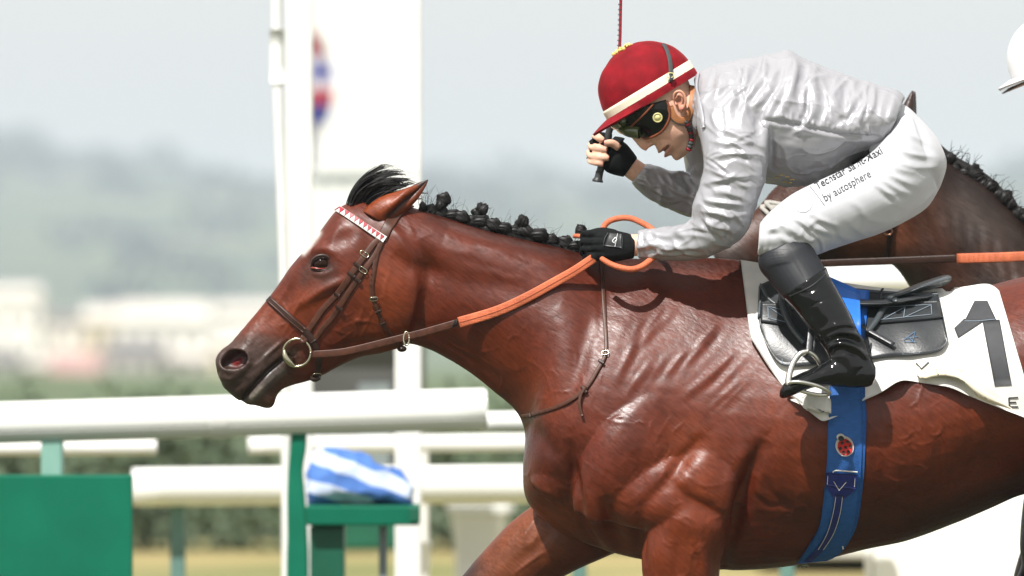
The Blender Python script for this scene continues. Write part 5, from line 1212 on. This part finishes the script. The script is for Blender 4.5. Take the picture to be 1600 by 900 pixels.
for pts, a in [([(1372, 238), (1400, 262), (1440, 272)], 3), ([(1368, 244), (1395, 275), (1432, 292)], 3), ([(1360, 250), (1385, 285), (1420, 305)], 3), ([(1385, 222), (1420, 240), (1460, 246)], 3), ([(1400, 200), (1430, 215), (1462, 232)], 2), ([(1350, 256), (1372, 290), (1400, 312)], 3), ([(1395, 252), (1430, 262), (1468, 262)], 2.4)]:
    B.stroke(pts, 4.5, a, 2.5, mask=nr); B.stroke([(x, y + 8) for x, y in pts], 4, -a * .7, mask=nr)
B.stroke([(1480, 240), (1466, 290), (1440, 318), (1400, 345)], 4, 2.5)
for pts, a in [([(1262, 330), (1285, 345), (1312, 355)], 3), ([(1255, 340), (1275, 358), (1300, 366)], 3), ([(1236, 318), (1250, 345), (1268, 360)], 4), ([(1214, 332), (1232, 350), (1246, 376)], 4), ([(1200, 345), (1222, 352), (1252, 370)], 4), ([(1190, 360), (1215, 358), (1240, 366)], 3)]:
    B.stroke(pts, 5, a, 3, mask=nr); B.stroke([(x + 2, y + 8) for x, y in pts], 4.5, -a * .8, mask=nr)
folds(B, [(1200, 330), (1262, 300), (1290, 390), (1260, 398), (1190, 380)], 40, 14, 32, 4, 2.4, .5, nr, seed=8)
folds(B, [(1300, 275), (1370, 245), (1440, 230), (1460, 290), (1400, 340), (1310, 375)], 35, 10, 50, 5, 1.4, .3, nr, seed=9)
B.stroke([(1186, 398), (1200, 391), (1225, 392), (1250, 400), (1268, 404)], 4, 3, mask=nr)
for i in range(9): B.stroke([(1184 + 9 * i, 397 + .4 * i), (1188 + 9 * i, 386)], 2.4, 2.2, mask=nr)
B.V = lap_smooth(B.V, B.F, 1, .3); B.refresh()
dl = polydist(B.Q, [(1275, 300), (1330, 278), (1378, 248)])[0]                # taut cloth where the print sits
B.V = lap_smooth(B.V, B.F, 30, .5, np.clip(1.6 - dl / 22, 0, 1) * (B.V[:, 1] < -.05))
breeches = B.build('breeches', M_BREECH, jockey); BB = B.bvh()
def text_on(txt, x0, y0, x1, y1, bvh, m, parent, hscale=1.0, off=.0016, bold=0.0, name='lettering'):
    """printed words lying on a surface from one photo point to another along their baseline"""
    cu = bpy.data.curves.new('t', 'FONT'); cu.body = txt; cu.resolution_u = 3; cu.offset = bold
    o = bpy.data.objects.new('t', cu); C.objects.link(o); dg = bpy.context.evaluated_depsgraph_get(); me = o.evaluated_get(dg).to_mesh()
    P = np.array([v.co[:2] for v in me.vertices]); Fs = [tuple(p.vertices) for p in me.polygons]
    o.evaluated_get(dg).to_mesh_clear(); bpy.data.objects.remove(o); bpy.data.curves.remove(cu)
    w = P[:, 0].max(); d = np.array((x1 - x0, y1 - y0), float); L = np.hypot(*d); d /= L; up = np.array((d[1], -d[0])); k = L / w
    Q = np.array((x0, y0)) + P[:, :1] * k * d + P[:, 1:] * k * hscale * up
    X = onto(bvh, Q, off, 0)[0]
    return MB().add(X, Fs).build(name, m, parent, False)
text_on('by autosphere', 1289, 315.5, 1362, 276, BB, M_TXT, breeches, 1.25)
text_on('Techstar Saint-Maxi', 1277, 297, 1380, 240, BB, M_TXT, breeches, 1.15, off=.0018, bold=.006)
strap('print_rule', [(1266, 292), (1277, 306), (1288, 321)], .9, M_TXT, breeches, BB, .0012, .0006)
strap('embossed_ring', [(1254 + 16 * math.cos(t), 316 + 16 * math.sin(t)) for t in np.linspace(0, 2 * math.pi, 14)], .8, M_BREECH, breeches, BB, .0012, .001)

# --- boots
def boot(s):
    e = -1 if s < 0 else 1
    shaft = limb([(1256, 440, s * .318, 42, .062), (1264, 452, s * .325, 38.5, .058), (1283, 480, s * .338, 36, .054), (1302, 510, s * .35, 33, .050), (1316, 535, s * .358, 30, .046), (1326, 556, s * .362, 33, .044), (1332, 578, s * .365, 34, .042)], 36, 6)
    foot = loft([(1369, 574, 1367, 594, .022, .5, .5, s * .365), (1358, 556, 1360, 603, .034, .6, .48, s * .366), (1338, 548, 1338, 606, .038, .6, .48, s * .367), (1314, 552, 1312, 605, .038, .6, .48, s * .369), (1290, 564, 1288, 604, .040, .6, .48, s * .372), (1266, 577, 1262, 608, .042, .6, .48, s * .376), (1244, 586, 1240, 617, .040, .6, .48, s * .381), (1228, 596, 1224, 623, .034, .55, .48, s * .385), (1219, 607, 1217, 619, .016, .5, .5, s * .387)], 36, 6)
    V, F = union([shaft, foot], .003, 3); b = Sculpt(V, F)
    for pts, a in [([(1288, 530), (1310, 520), (1335, 524), (1352, 540)], 8), ([(1292, 545), (1312, 537), (1336, 545), (1354, 560)], 7), ([(1284, 520), (1300, 512), (1322, 508), (1340, 512)], 5), ([(1255, 490), (1266, 508), (1284, 524)], 5)]:
        b.stroke(pts, 6, a, 3); b.stroke([(x + 1, y + 9) for x, y in pts], 5, -a * .9)
    b.stroke([(1296, 556), (1320, 552), (1350, 556)], 2, -2).stroke([(1297, 568), (1303, 586), (1306, 600)], 2.2, -2.2).stroke([(1303, 570), (1309, 588), (1312, 600)], 2.2, -1.8).stroke([(1322, 600), (1342, 580), (1362, 566)], 2.2, -2)
    b.stroke([(1240, 452), (1262, 458), (1292, 436)], 2.5, -2).stroke([(1262, 480), (1285, 470), (1306, 462)], 2, -2)
    b.stroke([(1290, 470), (1305, 500), (1312, 530)], 9, 4).stroke([(1262, 470), (1282, 505), (1296, 525)], 8, -3)
    b.V += b.N * (vnoise(b.V, 26, 4) * .0018 + vnoise(b.V, 60, 6) * .0006)[:, None]
    b.V = lap_smooth(b.V, b.F, 1, .3)
    bo = b.build('boot', M_PATENT, jockey); bb = b.bvh()
    V, F = union([limb([(1219, 384, s * .288, 38, .056), (1226, 398, s * .292, 45, .064), (1236, 413, s * .30, 43, .063), (1248, 431, s * .31, 41.5, .0625), (1258, 446, s * .318, 40.5, .062)], 36, 8)], .003, 3)
    g = Sculpt(V, F)
    for k in range(5): g.stroke([(1188 + 2 * k, 402 + 5 * k), (1205, 394 + 5 * k), (1235, 392 + 4 * k)], 2.4, 1.8)
    g.stroke([(1240, 405), (1250, 420), (1260, 436)], 1.8, -1.5); g.stroke([(1196, 420), (1206, 440), (1226, 464)], 3, 2)
    link('gaiter', mesh_np('gaiter', g.V, g.F, M_GAITER), bo)
    if s < 0:
        strap('top_seam', [(1235, 462), (1250, 456), (1270, 446), (1288, 430)], 2, M_GAITER, bo, bb, .002, .002)
        strap('sole', [(1364, 603), (1350, 606.5), (1330, 606), (1305, 605)], 4, mat('boot_sole', (.30, .29, .27), .5), bo, bb, .002, .003)
    return bo
boot(-1); boot(1)

# --- gloves
V, F = union([limb([(992, 386, -.113, 17.5, .0275), (978, 385, -.114, 21, .029), (955, 384, -.116, 26, .030), (936, 383, -.112, 26, .029), (924, 384, -.104, 22, .026)], 28, 6)] +
             [limb([(940, py, -.118, 8, .013), (924, py + 1, -.116, 8.2, .013), (914 + dx, py + 3, -.100, 7.8, .013), (914 + dx, py + 5, -.080, 7.4, .012), (928, py + 6, -.066, 7, .011)], 14, 5) for py, dx in ((365, 0), (377, -2), (389, -1), (400, 4))] +
             [limb([(962, 368, -.098, 9, .014), (944, 364, -.085, 8.6, .014), (926, 366, -.076, 7.8, .013), (912, 372, -.07, 6.4, .011)], 16, 5)], .0024, 3)
gl = Sculpt(V, F)
for py in (371, 383, 394): gl.stroke([(912, py), (930, py), (945, py)], 2.2, -2.5)
gl.stroke([(925, 399), (950, 400), (985, 396)], 2.5, 1.6); gl.V += gl.N * (vnoise(gl.V, 60, 3) * .0008)[:, None]
gn = gl.build('glove', M_GLOVE, jockey); GLB = gl.bvh()
decal('knuckle_panel', [(952, 364), (970, 366)], [(944, 384), (971, 387)], M_GLOVEP, gn, GLB, .002, 10, 10, .002)
for pts in ([(961, 372), (957, 377), (960, 380)], [(961, 371.5), (963, 375), (960, 378)]): strap('glove_emblem', pts, 1.5, M_WLINE, gn, GLB, .0045, .0006, smooth=0)
strap('panel_line', [(964.5, 366.5), (960.5, 385)], .9, M_WLINE, gn, GLB, .0045, .0006, smooth=0)
for pts in ([(950, 365), (945, 374), (943, 384)], [(970, 367), (972, 377), (971, 388)]): strap('panel_line', pts, .8, M_ELAST, gn, GLB, .0045, .0006, smooth=0)
V, F = union([limb([(985, 262, .16, 18.5, .0265), (974, 254, .155, 24, .029), (962, 246, .152, 27, .030), (952, 240, .16, 24, .026)], 24, 6), limb([(968, 228, .14, 15, .024), (960, 222, .142, 11, .02), (956, 218, .145, 8, .015)], 16, 5)] +
             [limb([(p[0][0] + 4, p[0][1], p[0][2], 8, .012), (p[1][0] + 1, p[1][1], p[1][2], 7.6, .0118), (p[2][0] + .5, p[2][1], p[2][2] + .004, 7.2, .0105)], 14, 6) for k, p in FING.items() if k not in ('thumb',)], .0024, 3)
gl = Sculpt(V, F); gl.V += gl.N * (vnoise(gl.V, 60, 3) * .0008)[:, None]; gl.build('glove', M_GLOVE, jockey)
# --- whip
whip = empty('whip', W(934, 284, .15), 'thin red riding whip with black grip held upright in the gloved fist', 'whip')
MB().add(*tube3([W(955, 196, .150), W(951, 208, .150), W(945, 235, .150), W(938, 266, .150), W(936, 274, .15)], [.010, .0085, .0085, .0095, .0085], 14, 5)).build('grip', M_GLOVEP, whip)
MB().add(*tube3([W(937, 268, .15), W(935, 278, .15), W(934, 282, .15), W(933.6, 284.5, .15)], [.0098, .0105, .0142, .0135], 16, 4)).build('cap', M_GLOVEP, whip)
MB().add(*tube3([W(954, 200, .15), W(962, 130, .15), W(968, 76, .15), (W(970, 0, .15)), W(974, -150, .15)], [.0046, .0044, .0042, .004, .0032], 10, 8)).build('shaft', mat('red_whip', (.28, .012, .022), .4, .4, 300), whip)
for i in range(30): 
    y = 96 - 8 * i; MB().add(*tube3([W(966.5 + (96 - y) * .025, y, .15), W(966.6 + (96 - y) * .025, y - 1.6, .15)], .0049, 10, 1)).build('whip_binding', M_GLOVEP, whip)
MB().add(*box(W(975, -185, .15), (.012, .003, .05))).build('flap', M_GLOVEP, whip)

# --- cap
C0 = np.array((1012., 141.)); E1 = np.array((.857, -.515)); E2 = np.array((-.515, -.857))
def hp3(u, w, y): p = C0 + E1 * u + E2 * w; return W(p[0], p[1], y)
def cap_ring(phi, h, grow=1.0):
    """point on the skull cap at height h (px) above the band plane"""
    t = np.clip(h / 76, -1, 1); q = (1 - abs(t) ** 2.02) ** (1 / 2.02) if h > 0 else 1.0
    back = math.cos(phi) > 0
    a = 77 if not back else 79
    return a * q * grow * math.cos(phi), .091 * q * grow * math.sin(phi)
nph = 72; R = []
for h in np.r_[np.linspace(-12, 0, 5), 76 * np.sin(np.linspace(.05, math.pi / 2 - .01, 30))]:
    row = []
    for k in range(nph):
        ph = 2 * math.pi * k / nph; u, y = cap_ring(ph, h, 1 + (.03 if h < -2 else 0) * 0)
        row.append(hp3(u, h, y))
    R.append(row)
V, F = rings_mesh(np.array(R)); 
V = V + (V - W(1012, 141, 0)) / np.linalg.norm(V - W(1012, 141, 0), axis=1)[:, None] * (vnoise(V, 22, 8) * .0022 + vnoise(V, 55, 9) * .0008)[:, None]
cap = MB().add(V, F).build('cap', M_VELVET, jockey)
def band(name, h0, h1, g, m, n=96, puff=0.0, wav=0.0):
    R = []
    for h, q in ((h0, g), (h0 * .7 + h1 * .3, g + puff), (h0 * .3 + h1 * .7, g + puff), (h1, g), (h1, g - .03), (h0, g - .03)):
        R.append([hp3(*(lambda uy, hh: (uy[0], hh, uy[1]))(cap_ring(2 * math.pi * k / n, max(h, 0) if h > 0 else 0, q + wav * math.sin(k * 1.7) * math.sin(k * .9)), h)) for k in range(n)])
    R = np.array(R + [R[0]]); V = R.reshape(-1, 3); return MB().add(V, grid_faces(7, n, cv=True)).build(name, m, cap)
band('cap_band', -6.5, 7, 1.018, M_CREAM)
band('cap_roll', -19, -6, 1.012, M_VELVET, puff=.006, wav=.01)
# peak
R = []
for ph in np.linspace(-1.35, 1.35, 30):
    ext = 34 * max(0, math.cos(ph * 1.15)) ** .8
    row = []
    for t in np.linspace(0, 1, 7):
        u, y = cap_ring(math.pi + ph, 0, 1.0); g = 1 + t * ext / 80
        row.append(hp3(u * g, -7 - 7 * t ** 1.3 - 2 * t + 3 * math.cos(ph) - 2, y * (1 + t * ext / 130)))
    R.append(row)
MB().add(*sheet(np.array(R), .006)).build('peak', M_VELVET, cap)
mb = MB(); gr_ = random.Random(2)
for i in range(46):
    a = gr_.uniform(0, 2 * math.pi); q = gr_.random() ** .5 * 17; u, y = q * math.cos(a), q * S * math.sin(a); h = 76 - .011 * q * q
    mb.add(*ellipsoid(hp3(u, h + gr_.uniform(0, 3), y), (gr_.uniform(.002, .005),) * 3, None, 7, 8))
mb.build('gold_button', M_GOLD, cap)
# goggle strap over the cap
capB = BVHTree.FromPolygons([Vector(v) for v in V], [tuple(f) for f in F])
bandV = None
gs = strap('goggle_strap', [(1036, 72), (1042, 84), (1046, 100), (1047, 118)], 7, M_ELAST, jockey, capB, .006, .003)
strap('goggle_strap_end', [(1047, 117), (1046.5, 130), (1043, 146), (1036, 160), (1034, 168)], 6, M_ELAST, gs, capB, .011, .003)
c, n = hit(capB, 1047, 118); c = c + np.array((0, -.013, 0)); P = [c + np.array((u, 0, v)) for u, v in ((-.0075, -.0055), (.0065, -.0045), (.0075, .0055), (-.0065, .0045), (-.0075, -.0055))]
MB().add(*tube3(P, .0013, 8, 2)).build('strap_buckle', M_YEL, gs)
# goggles
gog = drape('goggles', [(966, 185), (985, 174), (1010, 164), (1040, 156)], [(975, 211), (992, 214), (1012, 215), (1034, 206), (1044, 184)], M_GOG, jockey, JB, .0055, .004, 26, 14, 2, lambda G2: .004 * np.sin(np.linspace(.15, np.pi - .15, 14))[None] * np.ones((26, 1)))[0]
MB().add(*tube3([W(1000, 207, -.045), W(985, 204, -.035), W(975, 200, -.015), W(972, 199, .01), W(976, 200, .04)], [.016, .017, .0165, .016, .012], 16, 5)).build('goggle_front', M_GOGG, gog)
MB().add(*tube3([W(972, 190, -.055), W(964, 193, -.03), W(962, 194, 0), W(966, 193, .04)], [.013, .014, .014, .011], 14, 5)).build('upper_goggle_front', M_GOGG, gog)
rim = [(1041, 158), (1046, 172), (1044, 190), (1034, 205), (1018, 213), (1004, 213.5), (995, 211)]
MB().add(*tube3(onto(JB, catmull(rim, 6), .006, 2)[0], .0034, 10, 1)).build('goggle_rim', M_GRIM, gog)
rim = [(1022, 163), (1008, 177), (990, 192), (974, 206)]
MB().add(*tube3(onto(JB, catmull(rim, 6), .0135, 2)[0], .0026, 10, 1)).build('upper_goggle_rim', M_GRIM, gog)
c, n = hit(JB, 1028, 183); nn = (n + np.array((0, -1.2, 0))); nn /= np.linalg.norm(nn); t = np.cross(nn, (0, 0, 1.)); t /= np.linalg.norm(t); b = np.cross(nn, t); a = np.linspace(0, 2 * np.pi, 24, endpoint=False)
ringp = lambda r, h: c + nn * h + (np.cos(a)[:, None] * t + np.sin(a)[:, None] * b) * r
MB().add(*rings_mesh(np.array([ringp(.0125, .006), ringp(.0125, .0125), ringp(.0115, .0138), ringp(.0095, .0136), ringp(.009, .0125)]))).build('goggle_vent', M_YEL, gog)
# chin harness
har = strap('ear_guard', [(1046, 166), (1050, 178), (1058, 187), (1068, 188), (1077, 178), (1082, 162), (1083, 146), (1081, 134)], 11, M_TAN, jockey, JB, .004, .005)
strap('harness_edge', [(1042, 172), (1047, 184), (1057, 193), (1069, 195), (1080, 187)], 1.6, M_ELAST, har, JB, .0045, .003)
for i in range(11):
    s = i / 10; p = catmull([(1071, 191), (1077, 204), (1080, 217), (1076, 233)], 10)[int(s * 30)]
    c, n = hit(JB, *p); MB().add(*ellipsoid(c + np.array((0, -.004, 0)), (.0085, .006, .0055), Matrix.Rotation(.5, 3, 'Y'), 8, 10)).build('chin_strap_plait', M_RBEAD if i % 3 == 1 else M_ELAST, har)
# ------------------------------------------------------------------ the dark horse alongside, and its rider
Y2 = 1.08; M_COAT2 = coat_material('dark_coat', .36)
D1, D2 = (.009, .0038, .0025), (.062, .020, .010)
DH = [(1112, 394, 1124, 418, .028), (1122, 376, 1148, 432, .048), (1150, 351, 1180, 433, .052), (1180, 325, 1212, 426, .05), (1211, 290, 1255, 420, .056), (1255, 258, 1300, 418, .075), (1310, 222, 1345, 414, .09), (1360, 198, 1385, 412, .095), (1400, 188, 1405, 426, .09),
      (1440, 206, 1426, 458, .085), (1482, 246, 1446, 505, .09), (1542, 284, 1472, 560, .1), (1602, 346, 1500, 625, .12), (1665, 392, 1520, 695, .155), (1745, 420, 1585, 752, .21), (1850, 420, 1705, 790, .25), (2050, 440, 2000, 800, .3), (2250, 430, 2250, 750, .28), (2380, 480, 2380, 690, .2), (2440, 560, 2430, 640, .1)]
parts = [loft([(a, b, c, d, w, .52, .54, Y2) for a, b, c, d, w in DH], 44, 6),
    limb([(1720, 640, Y2 - .14, 80, .09), (1690, 740, Y2 - .15, 66, .085), (1650, 830, Y2 - .15, 46, .06), (1608, 930, Y2 - .15, 32, .045), (1590, 1050, Y2 - .15, 20, .028), (1580, 1160, Y2 - .15, 28, .04)]),
    limb([(1720, 640, Y2 + .14, 80, .09), (1740, 760, Y2 + .15, 60, .08), (1760, 880, Y2 + .15, 36, .05), (1800, 980, Y2 + .15, 20, .028), (1830, 1060, Y2 + .15, 28, .04)]),
    limb([(2300, 560, Y2 - .18, 110, .1), (2330, 720, Y2 - .18, 70, .09), (2380, 880, Y2 - .17, 40, .05), (2360, 1020, Y2 - .17, 22, .03), (2340, 1150, Y2 - .17, 30, .045)]),
    limb([(2300, 560, Y2 + .18, 110, .1), (2260, 720, Y2 + .18, 70, .09), (2280, 880, Y2 + .17, 40, .05), (2220, 1020, Y2 + .17, 22, .03), (2190, 1130, Y2 + .17, 30, .045)])]
V, F = union(parts, .008, 8)
Z = Sculpt(V, F, D1)
Z.V += Z.N * (vnoise(Z.V, 10, 4) * .003 + vnoise(Z.V, 26, 5) * .0012)[:, None]
Z.paint([(1150, 380), (1220, 330), (1320, 300), (1390, 330)], 60, D2, .85).paint([(1340, 380), (1400, 370)], 34, (.13, .045, .022), .7).paint([(1120, 400), (1150, 400)], 26, (.035, .025, .022), .9)
Z.paint([(1500, 330), (1560, 360)], 30, (.05, .034, .027), .6).paint([(1560, 420), (1600, 430)], 20, (.045, .03, .024), .5)
Z.stroke([(1390, 240), (1405, 330), (1398, 405)], 12, -9, 30); Z.stroke([(1420, 330), (1440, 400), (1450, 450)], 10, 6)
Z.stroke([(1436, 260), (1460, 330), (1500, 400)], 26, 10); Z.stroke([(1480, 270), (1530, 330), (1590, 380)], 20, -7); Z.stroke([(1500, 300), (1550, 360), (1600, 420)], 16, 6)
for q in range(14): Z.stroke([(1440 + 11 * q, 300 + 7 * q), (1450 + 11 * q, 345 + 8 * q), (1470 + 11 * q, 390 + 8 * q)], 7, 3 if q % 2 else -3.5)
Z.paint([(1440, 300), (1470, 380), (1500, 440)], 26, (.05, .019, .010), .8).paint([(1540, 400), (1590, 430)], 24, (.045, .018, .010), .7)  # brown highlights of the mottled neck painted into the coat
dark = empty('racehorse', W(1800, 1180, Y2), 'dark brown racehorse half hidden behind the crouching jockey', 'horse'); dark.location.z = 0
Z.build('body', M_COAT2, dark); ZB = Z.bvh()
V, F = union([loft([(a, b, c, d, w, .5, .5, Y2 - .05) for a, b, c, d, w in ((1392, 205, 1424, 222, .028), (1400, 185, 1428, 205, .03), (1410, 165, 1429, 185, .022), (1420, 148, 1429, 162, .01), (1426.5, 137, 1428, 140, .001))], 20, 6)], .004, 3)
link('ear', mesh_np('ear', V, F, M_COAT, True, np.tile(np.array((.03, .014, .01)), (len(V), 1))), dark)
MB().add(V + np.array((.01, .1, 0)), [tuple(f) for f in F]).build('ear', M_COAT, dark, col=np.tile(np.array((.03, .014, .01)), (len(V), 1)))
for i, (x, y, r) in enumerate([(1484, 248, 10), (1494, 262, 9), (1508, 272, 11), (1522, 270, 14), (1527, 279, 12), (1536, 288, 11), (1547, 291, 12), (1560, 304, 9), (1570, 309, 13), (1578, 318, 11), (1592, 334, 11), (1604, 343, 12), (1622, 356, 11), (1640, 370, 11)]): knot(x, y, r, Y2 - .01, i * 1.7 + .5, 1.1, dark)
mb = MB(); crest = catmull([(1430, 200), (1480, 246), (1542, 284), (1602, 346), (1660, 390)], 8)
for i in range(60):
    p = crest[hr.randrange(8, len(crest))]; mb.add(*tube3([W(p[0] + hr.uniform(-8, 8), p[1] + 2, Y2), W(p[0] + hr.uniform(-2, 12), p[1] - hr.uniform(8, 18), Y2), W(p[0] + hr.uniform(0, 24), p[1] - hr.uniform(10, 34), Y2)], [.0012, .0009, .0003], 3, 3))
mb.add(*tube3([W(x, y, Y2) for x, y in crest], .016, 10, 1)); mb.build('mane', M_HAIR, dark)
MB().add(*ellipsoid(W(1290, 282, Y2 - .075), (.02, .018, .017))).build('eye', M_EYE, dark)
mb = MB()
for i in range(40):
    a, b = hr.uniform(-.05, .05), hr.uniform(-18, 18)
    mb.add(*tube3([W(2425, 580 + b, Y2 + a), W(2520, 590 + 2 * b, Y2 + a * 1.5), W(2640, 720 + 4 * b, Y2 + a * 2.4)], [.012, .013, .002], 5, 4))
mb.build('tail', M_HAIR, dark)
br2 = empty('bridle', W(1280, 330, Y2), 'dark bridle with pale noseband on the horse behind the jockey', 'bridle')
M_PALEB = mat('pale_sheepskin_band', (.34, .33, .30), .8, .15, 60, .5, 200, .002)
for d in (0, 7): strap('noseband', [(1183 + d, 318 - d), (1192 + d, 326 - d), (1204 + d, 338 - d), (1222 + d, 362 - d), (1232 + d, 400 - d)], 6.5, M_PALEB, br2, ZB, .006, .010)
strap('cheekpiece', [(1392, 225), (1385, 270), (1330, 330), (1262, 385)], 10, M_LEATHD, br2, ZB, .004, .005); strap('throatlatch', [(1398, 240), (1402, 320), (1392, 360), (1385, 408)], 9, M_LEATHD, br2, ZB, .004, .005)
for q in (352, 362): MB().add(*tube3([hit(ZB, 1387 + 7 * math.cos(t), q + 5 * math.sin(t))[0] + np.array((0, -.008, 0)) for t in np.linspace(0, 2 * math.pi, 12)], .0022, 8, 2)).build('buckle', mat('dull_copper', (.28, .14, .09), .35, Metallic=.8), br2)
rn2 = empty('reins', W(1400, 405, Y2 - .2), 'dark rein with an orange grip on the horse behind, level above the saddle', 'reins')
strap('leather_rein', [(1225, 415, Y2 - .10), (1300, 411, Y2 - .13), (1400, 407.5, Y2 - .17), (1500, 403.5, Y2 - .2)], 12, M_LEATHD, rn2, None, 0, .005)
strap('rubber_grip', [(1495, 404, Y2 - .203), (1600, 400.5, Y2 - .24), (1760, 390, Y2 - .2)], 16, M_ORANGE, rn2, None, 0, .008)
# rider of the dark horse: only the front of the white cap comes into the picture
M_WCAP = mat('white_cap_cloth', (.78, .78, .80), .6, .05, 20); M_WSILK = mat('white_silks', (.72, .73, .76), .45, .05, 20, .2, 60, .004)
r2p = empty('person', W(1800, 450, Y2), 'second jockey with white cap just entering at the right edge', 'person')
parts = [loft([(1606, 112, 1690, 50, .06, .5, .5, Y2), (1622, 140, 1716, 80, .072, .5, .5, Y2), (1640, 165, 1726, 110, .066, .5, .5, Y2), (1662, 188, 1730, 140, .05, .5, .5, Y2), (1690, 196, 1730, 165, .03, .5, .5, Y2)], 30, 5), limb([(1612, 138, Y2, 6, .01), (1628, 160, Y2, 9, .014), (1640, 168, Y2, 6, .012)], 14), limb([(1715, 120, Y2, 32, .055), (1760, 135, Y2, 36, .06)]),
         limb([(1790, 160, Y2, 40, .1), (1900, 190, Y2, 50, .13), (2040, 240, Y2, 50, .12)]), limb([(1680, 330, Y2 - .1, 16, .024), (1660, 372, Y2 - .1, 20, .03), (1640, 395, Y2 - .1, 16, .024)])]
V, F = union(parts, .005, 3); link('body', mesh_np('body', V, F, M_SKIN, True, np.tile(np.array((.42, .22, .14)), (len(V), 1))), r2p)
V, F = union([loft([(1735, 100, 1740, 200, .1, .5, .5, Y2), (1780, 80, 1780, 250, .19, .5, .5, Y2), (1880, 70, 1880, 280, .21, .5, .5, Y2), (2000, 110, 1980, 285, .19, .5, .5, Y2), (2060, 150, 2040, 270, .16, .5, .5, Y2)], 36, 5), limb([(1780, 160, Y2 - .15, 48, .07), (1790, 250, Y2 - .2, 46, .07), (1760, 340, Y2 - .2, 40, .06), (1690, 365, Y2 - .13, 24, .036)], 24), limb([(1780, 160, Y2 + .15, 48, .07), (1790, 250, Y2 + .2, 46, .07), (1760, 340, Y2 + .2, 40, .06), (1690, 365, Y2 + .13, 24, .036)], 24)], .007, 4)
sk2 = Sculpt(V, F); folds(sk2, [(1750, 90), (2050, 150), (2000, 280), (1760, 340)], 110, 30, 60, 8, 5, .5, seed=12); sk2.build('silks', M_WSILK, r2p)
V, F = union([limb([(2040, 220, Y2, 75, .17), (2090, 270, Y2, 60, .16)]), limb([(2060, 260, Y2 - .12, 60, .09), (1960, 330, Y2 - .24, 50, .085), (1850, 380, Y2 - .29, 42, .075)]), limb([(2060, 260, Y2 + .12, 60, .09), (1960, 330, Y2 + .24, 50, .085), (1850, 380, Y2 + .29, 42, .075)])], .008, 5); link('breeches', mesh_np('breeches', V, F, M_BREECH), r2p)
V, F = union([limb([(1850, 380, Y2 + s * .30, 44, .06), (1900, 460, Y2 + s * .33, 36, .052), (1950, 540, Y2 + s * .36, 32, .046), (1960, 575, Y2 + s * .365, 32, .042), (1900, 600, Y2 + s * .375, 24, .04), (1860, 612, Y2 + s * .38, 16, .03)]) for s in (-1, 1)], .007, 3); link('boots', mesh_np('boots', V, F, M_PATENT), r2p)
C2 = np.array((1652., 92.)); e1 = np.array((.93, -.37)); e2 = np.array((-.37, -.93))
def q3(u, w, y): p = C2 + e1 * u + e2 * w; return W(p[0], p[1], Y2 + y)
R = []
for h in np.r_[-10, -4, 0, 74 * np.sin(np.linspace(.08, math.pi / 2 - .01, 18))]:
    t = max(h, 0) / 74; g = (1 - t ** 2.15) ** (1 / 2.15)
    R.append([q3(78 * g * math.cos(a), h, .108 * g * math.sin(a)) for a in np.linspace(0, 2 * math.pi, 48, endpoint=False)])
cp2 = MB().add(*rings_mesh(np.array(R))).build('cap', M_WCAP, r2p)
R = []
for ph in np.linspace(-1.3, 1.3, 24):
    ext = 24 * max(0, math.cos(ph * 1.15)) ** .8; R.append([q3(-78 * math.cos(ph) * (1 + t * ext / 78), -8 - 4 * t ** 1.4 - 2 * t, .108 * math.sin(ph) * (1 + t * ext / 130)) for t in np.linspace(0, 1, 6)])
MB().add(*sheet(np.array(R), .008)).build('peak', M_WCAP, cp2)
R = np.array(R) + np.array((0, 0, -.0125)); MB().add(*sheet(R[2:-2, :5], .003)).build('peak_lining', mat('brown_peak_lining', (.20, .12, .08), .8), cp2)
MB().add(*tube3([W(1622, 108, Y2 - .065), W(1604, 116, Y2 - .045), W(1597, 119, Y2), W(1604, 116, Y2 + .045)], [.014, .017, .017, .014], 14, 5)).build('goggles', M_GOGG, r2p)
sd2 = empty('saddle', W(1980, 430, Y2), 'dark saddle of the second horse beyond the right edge', 'saddle')
V, F = union([loft([(1900, 405, 1900, 450, .12, .5, .5, Y2), (1960, 420, 1960, 470, .28, .5, .6, Y2), (2020, 425, 2020, 470, .31, .5, .6, Y2), (2090, 410, 2090, 450, .2, .5, .5, Y2)], 30, 5)], .008, 3); link('seat', mesh_np('seat', V, F, M_SADL), sd2)
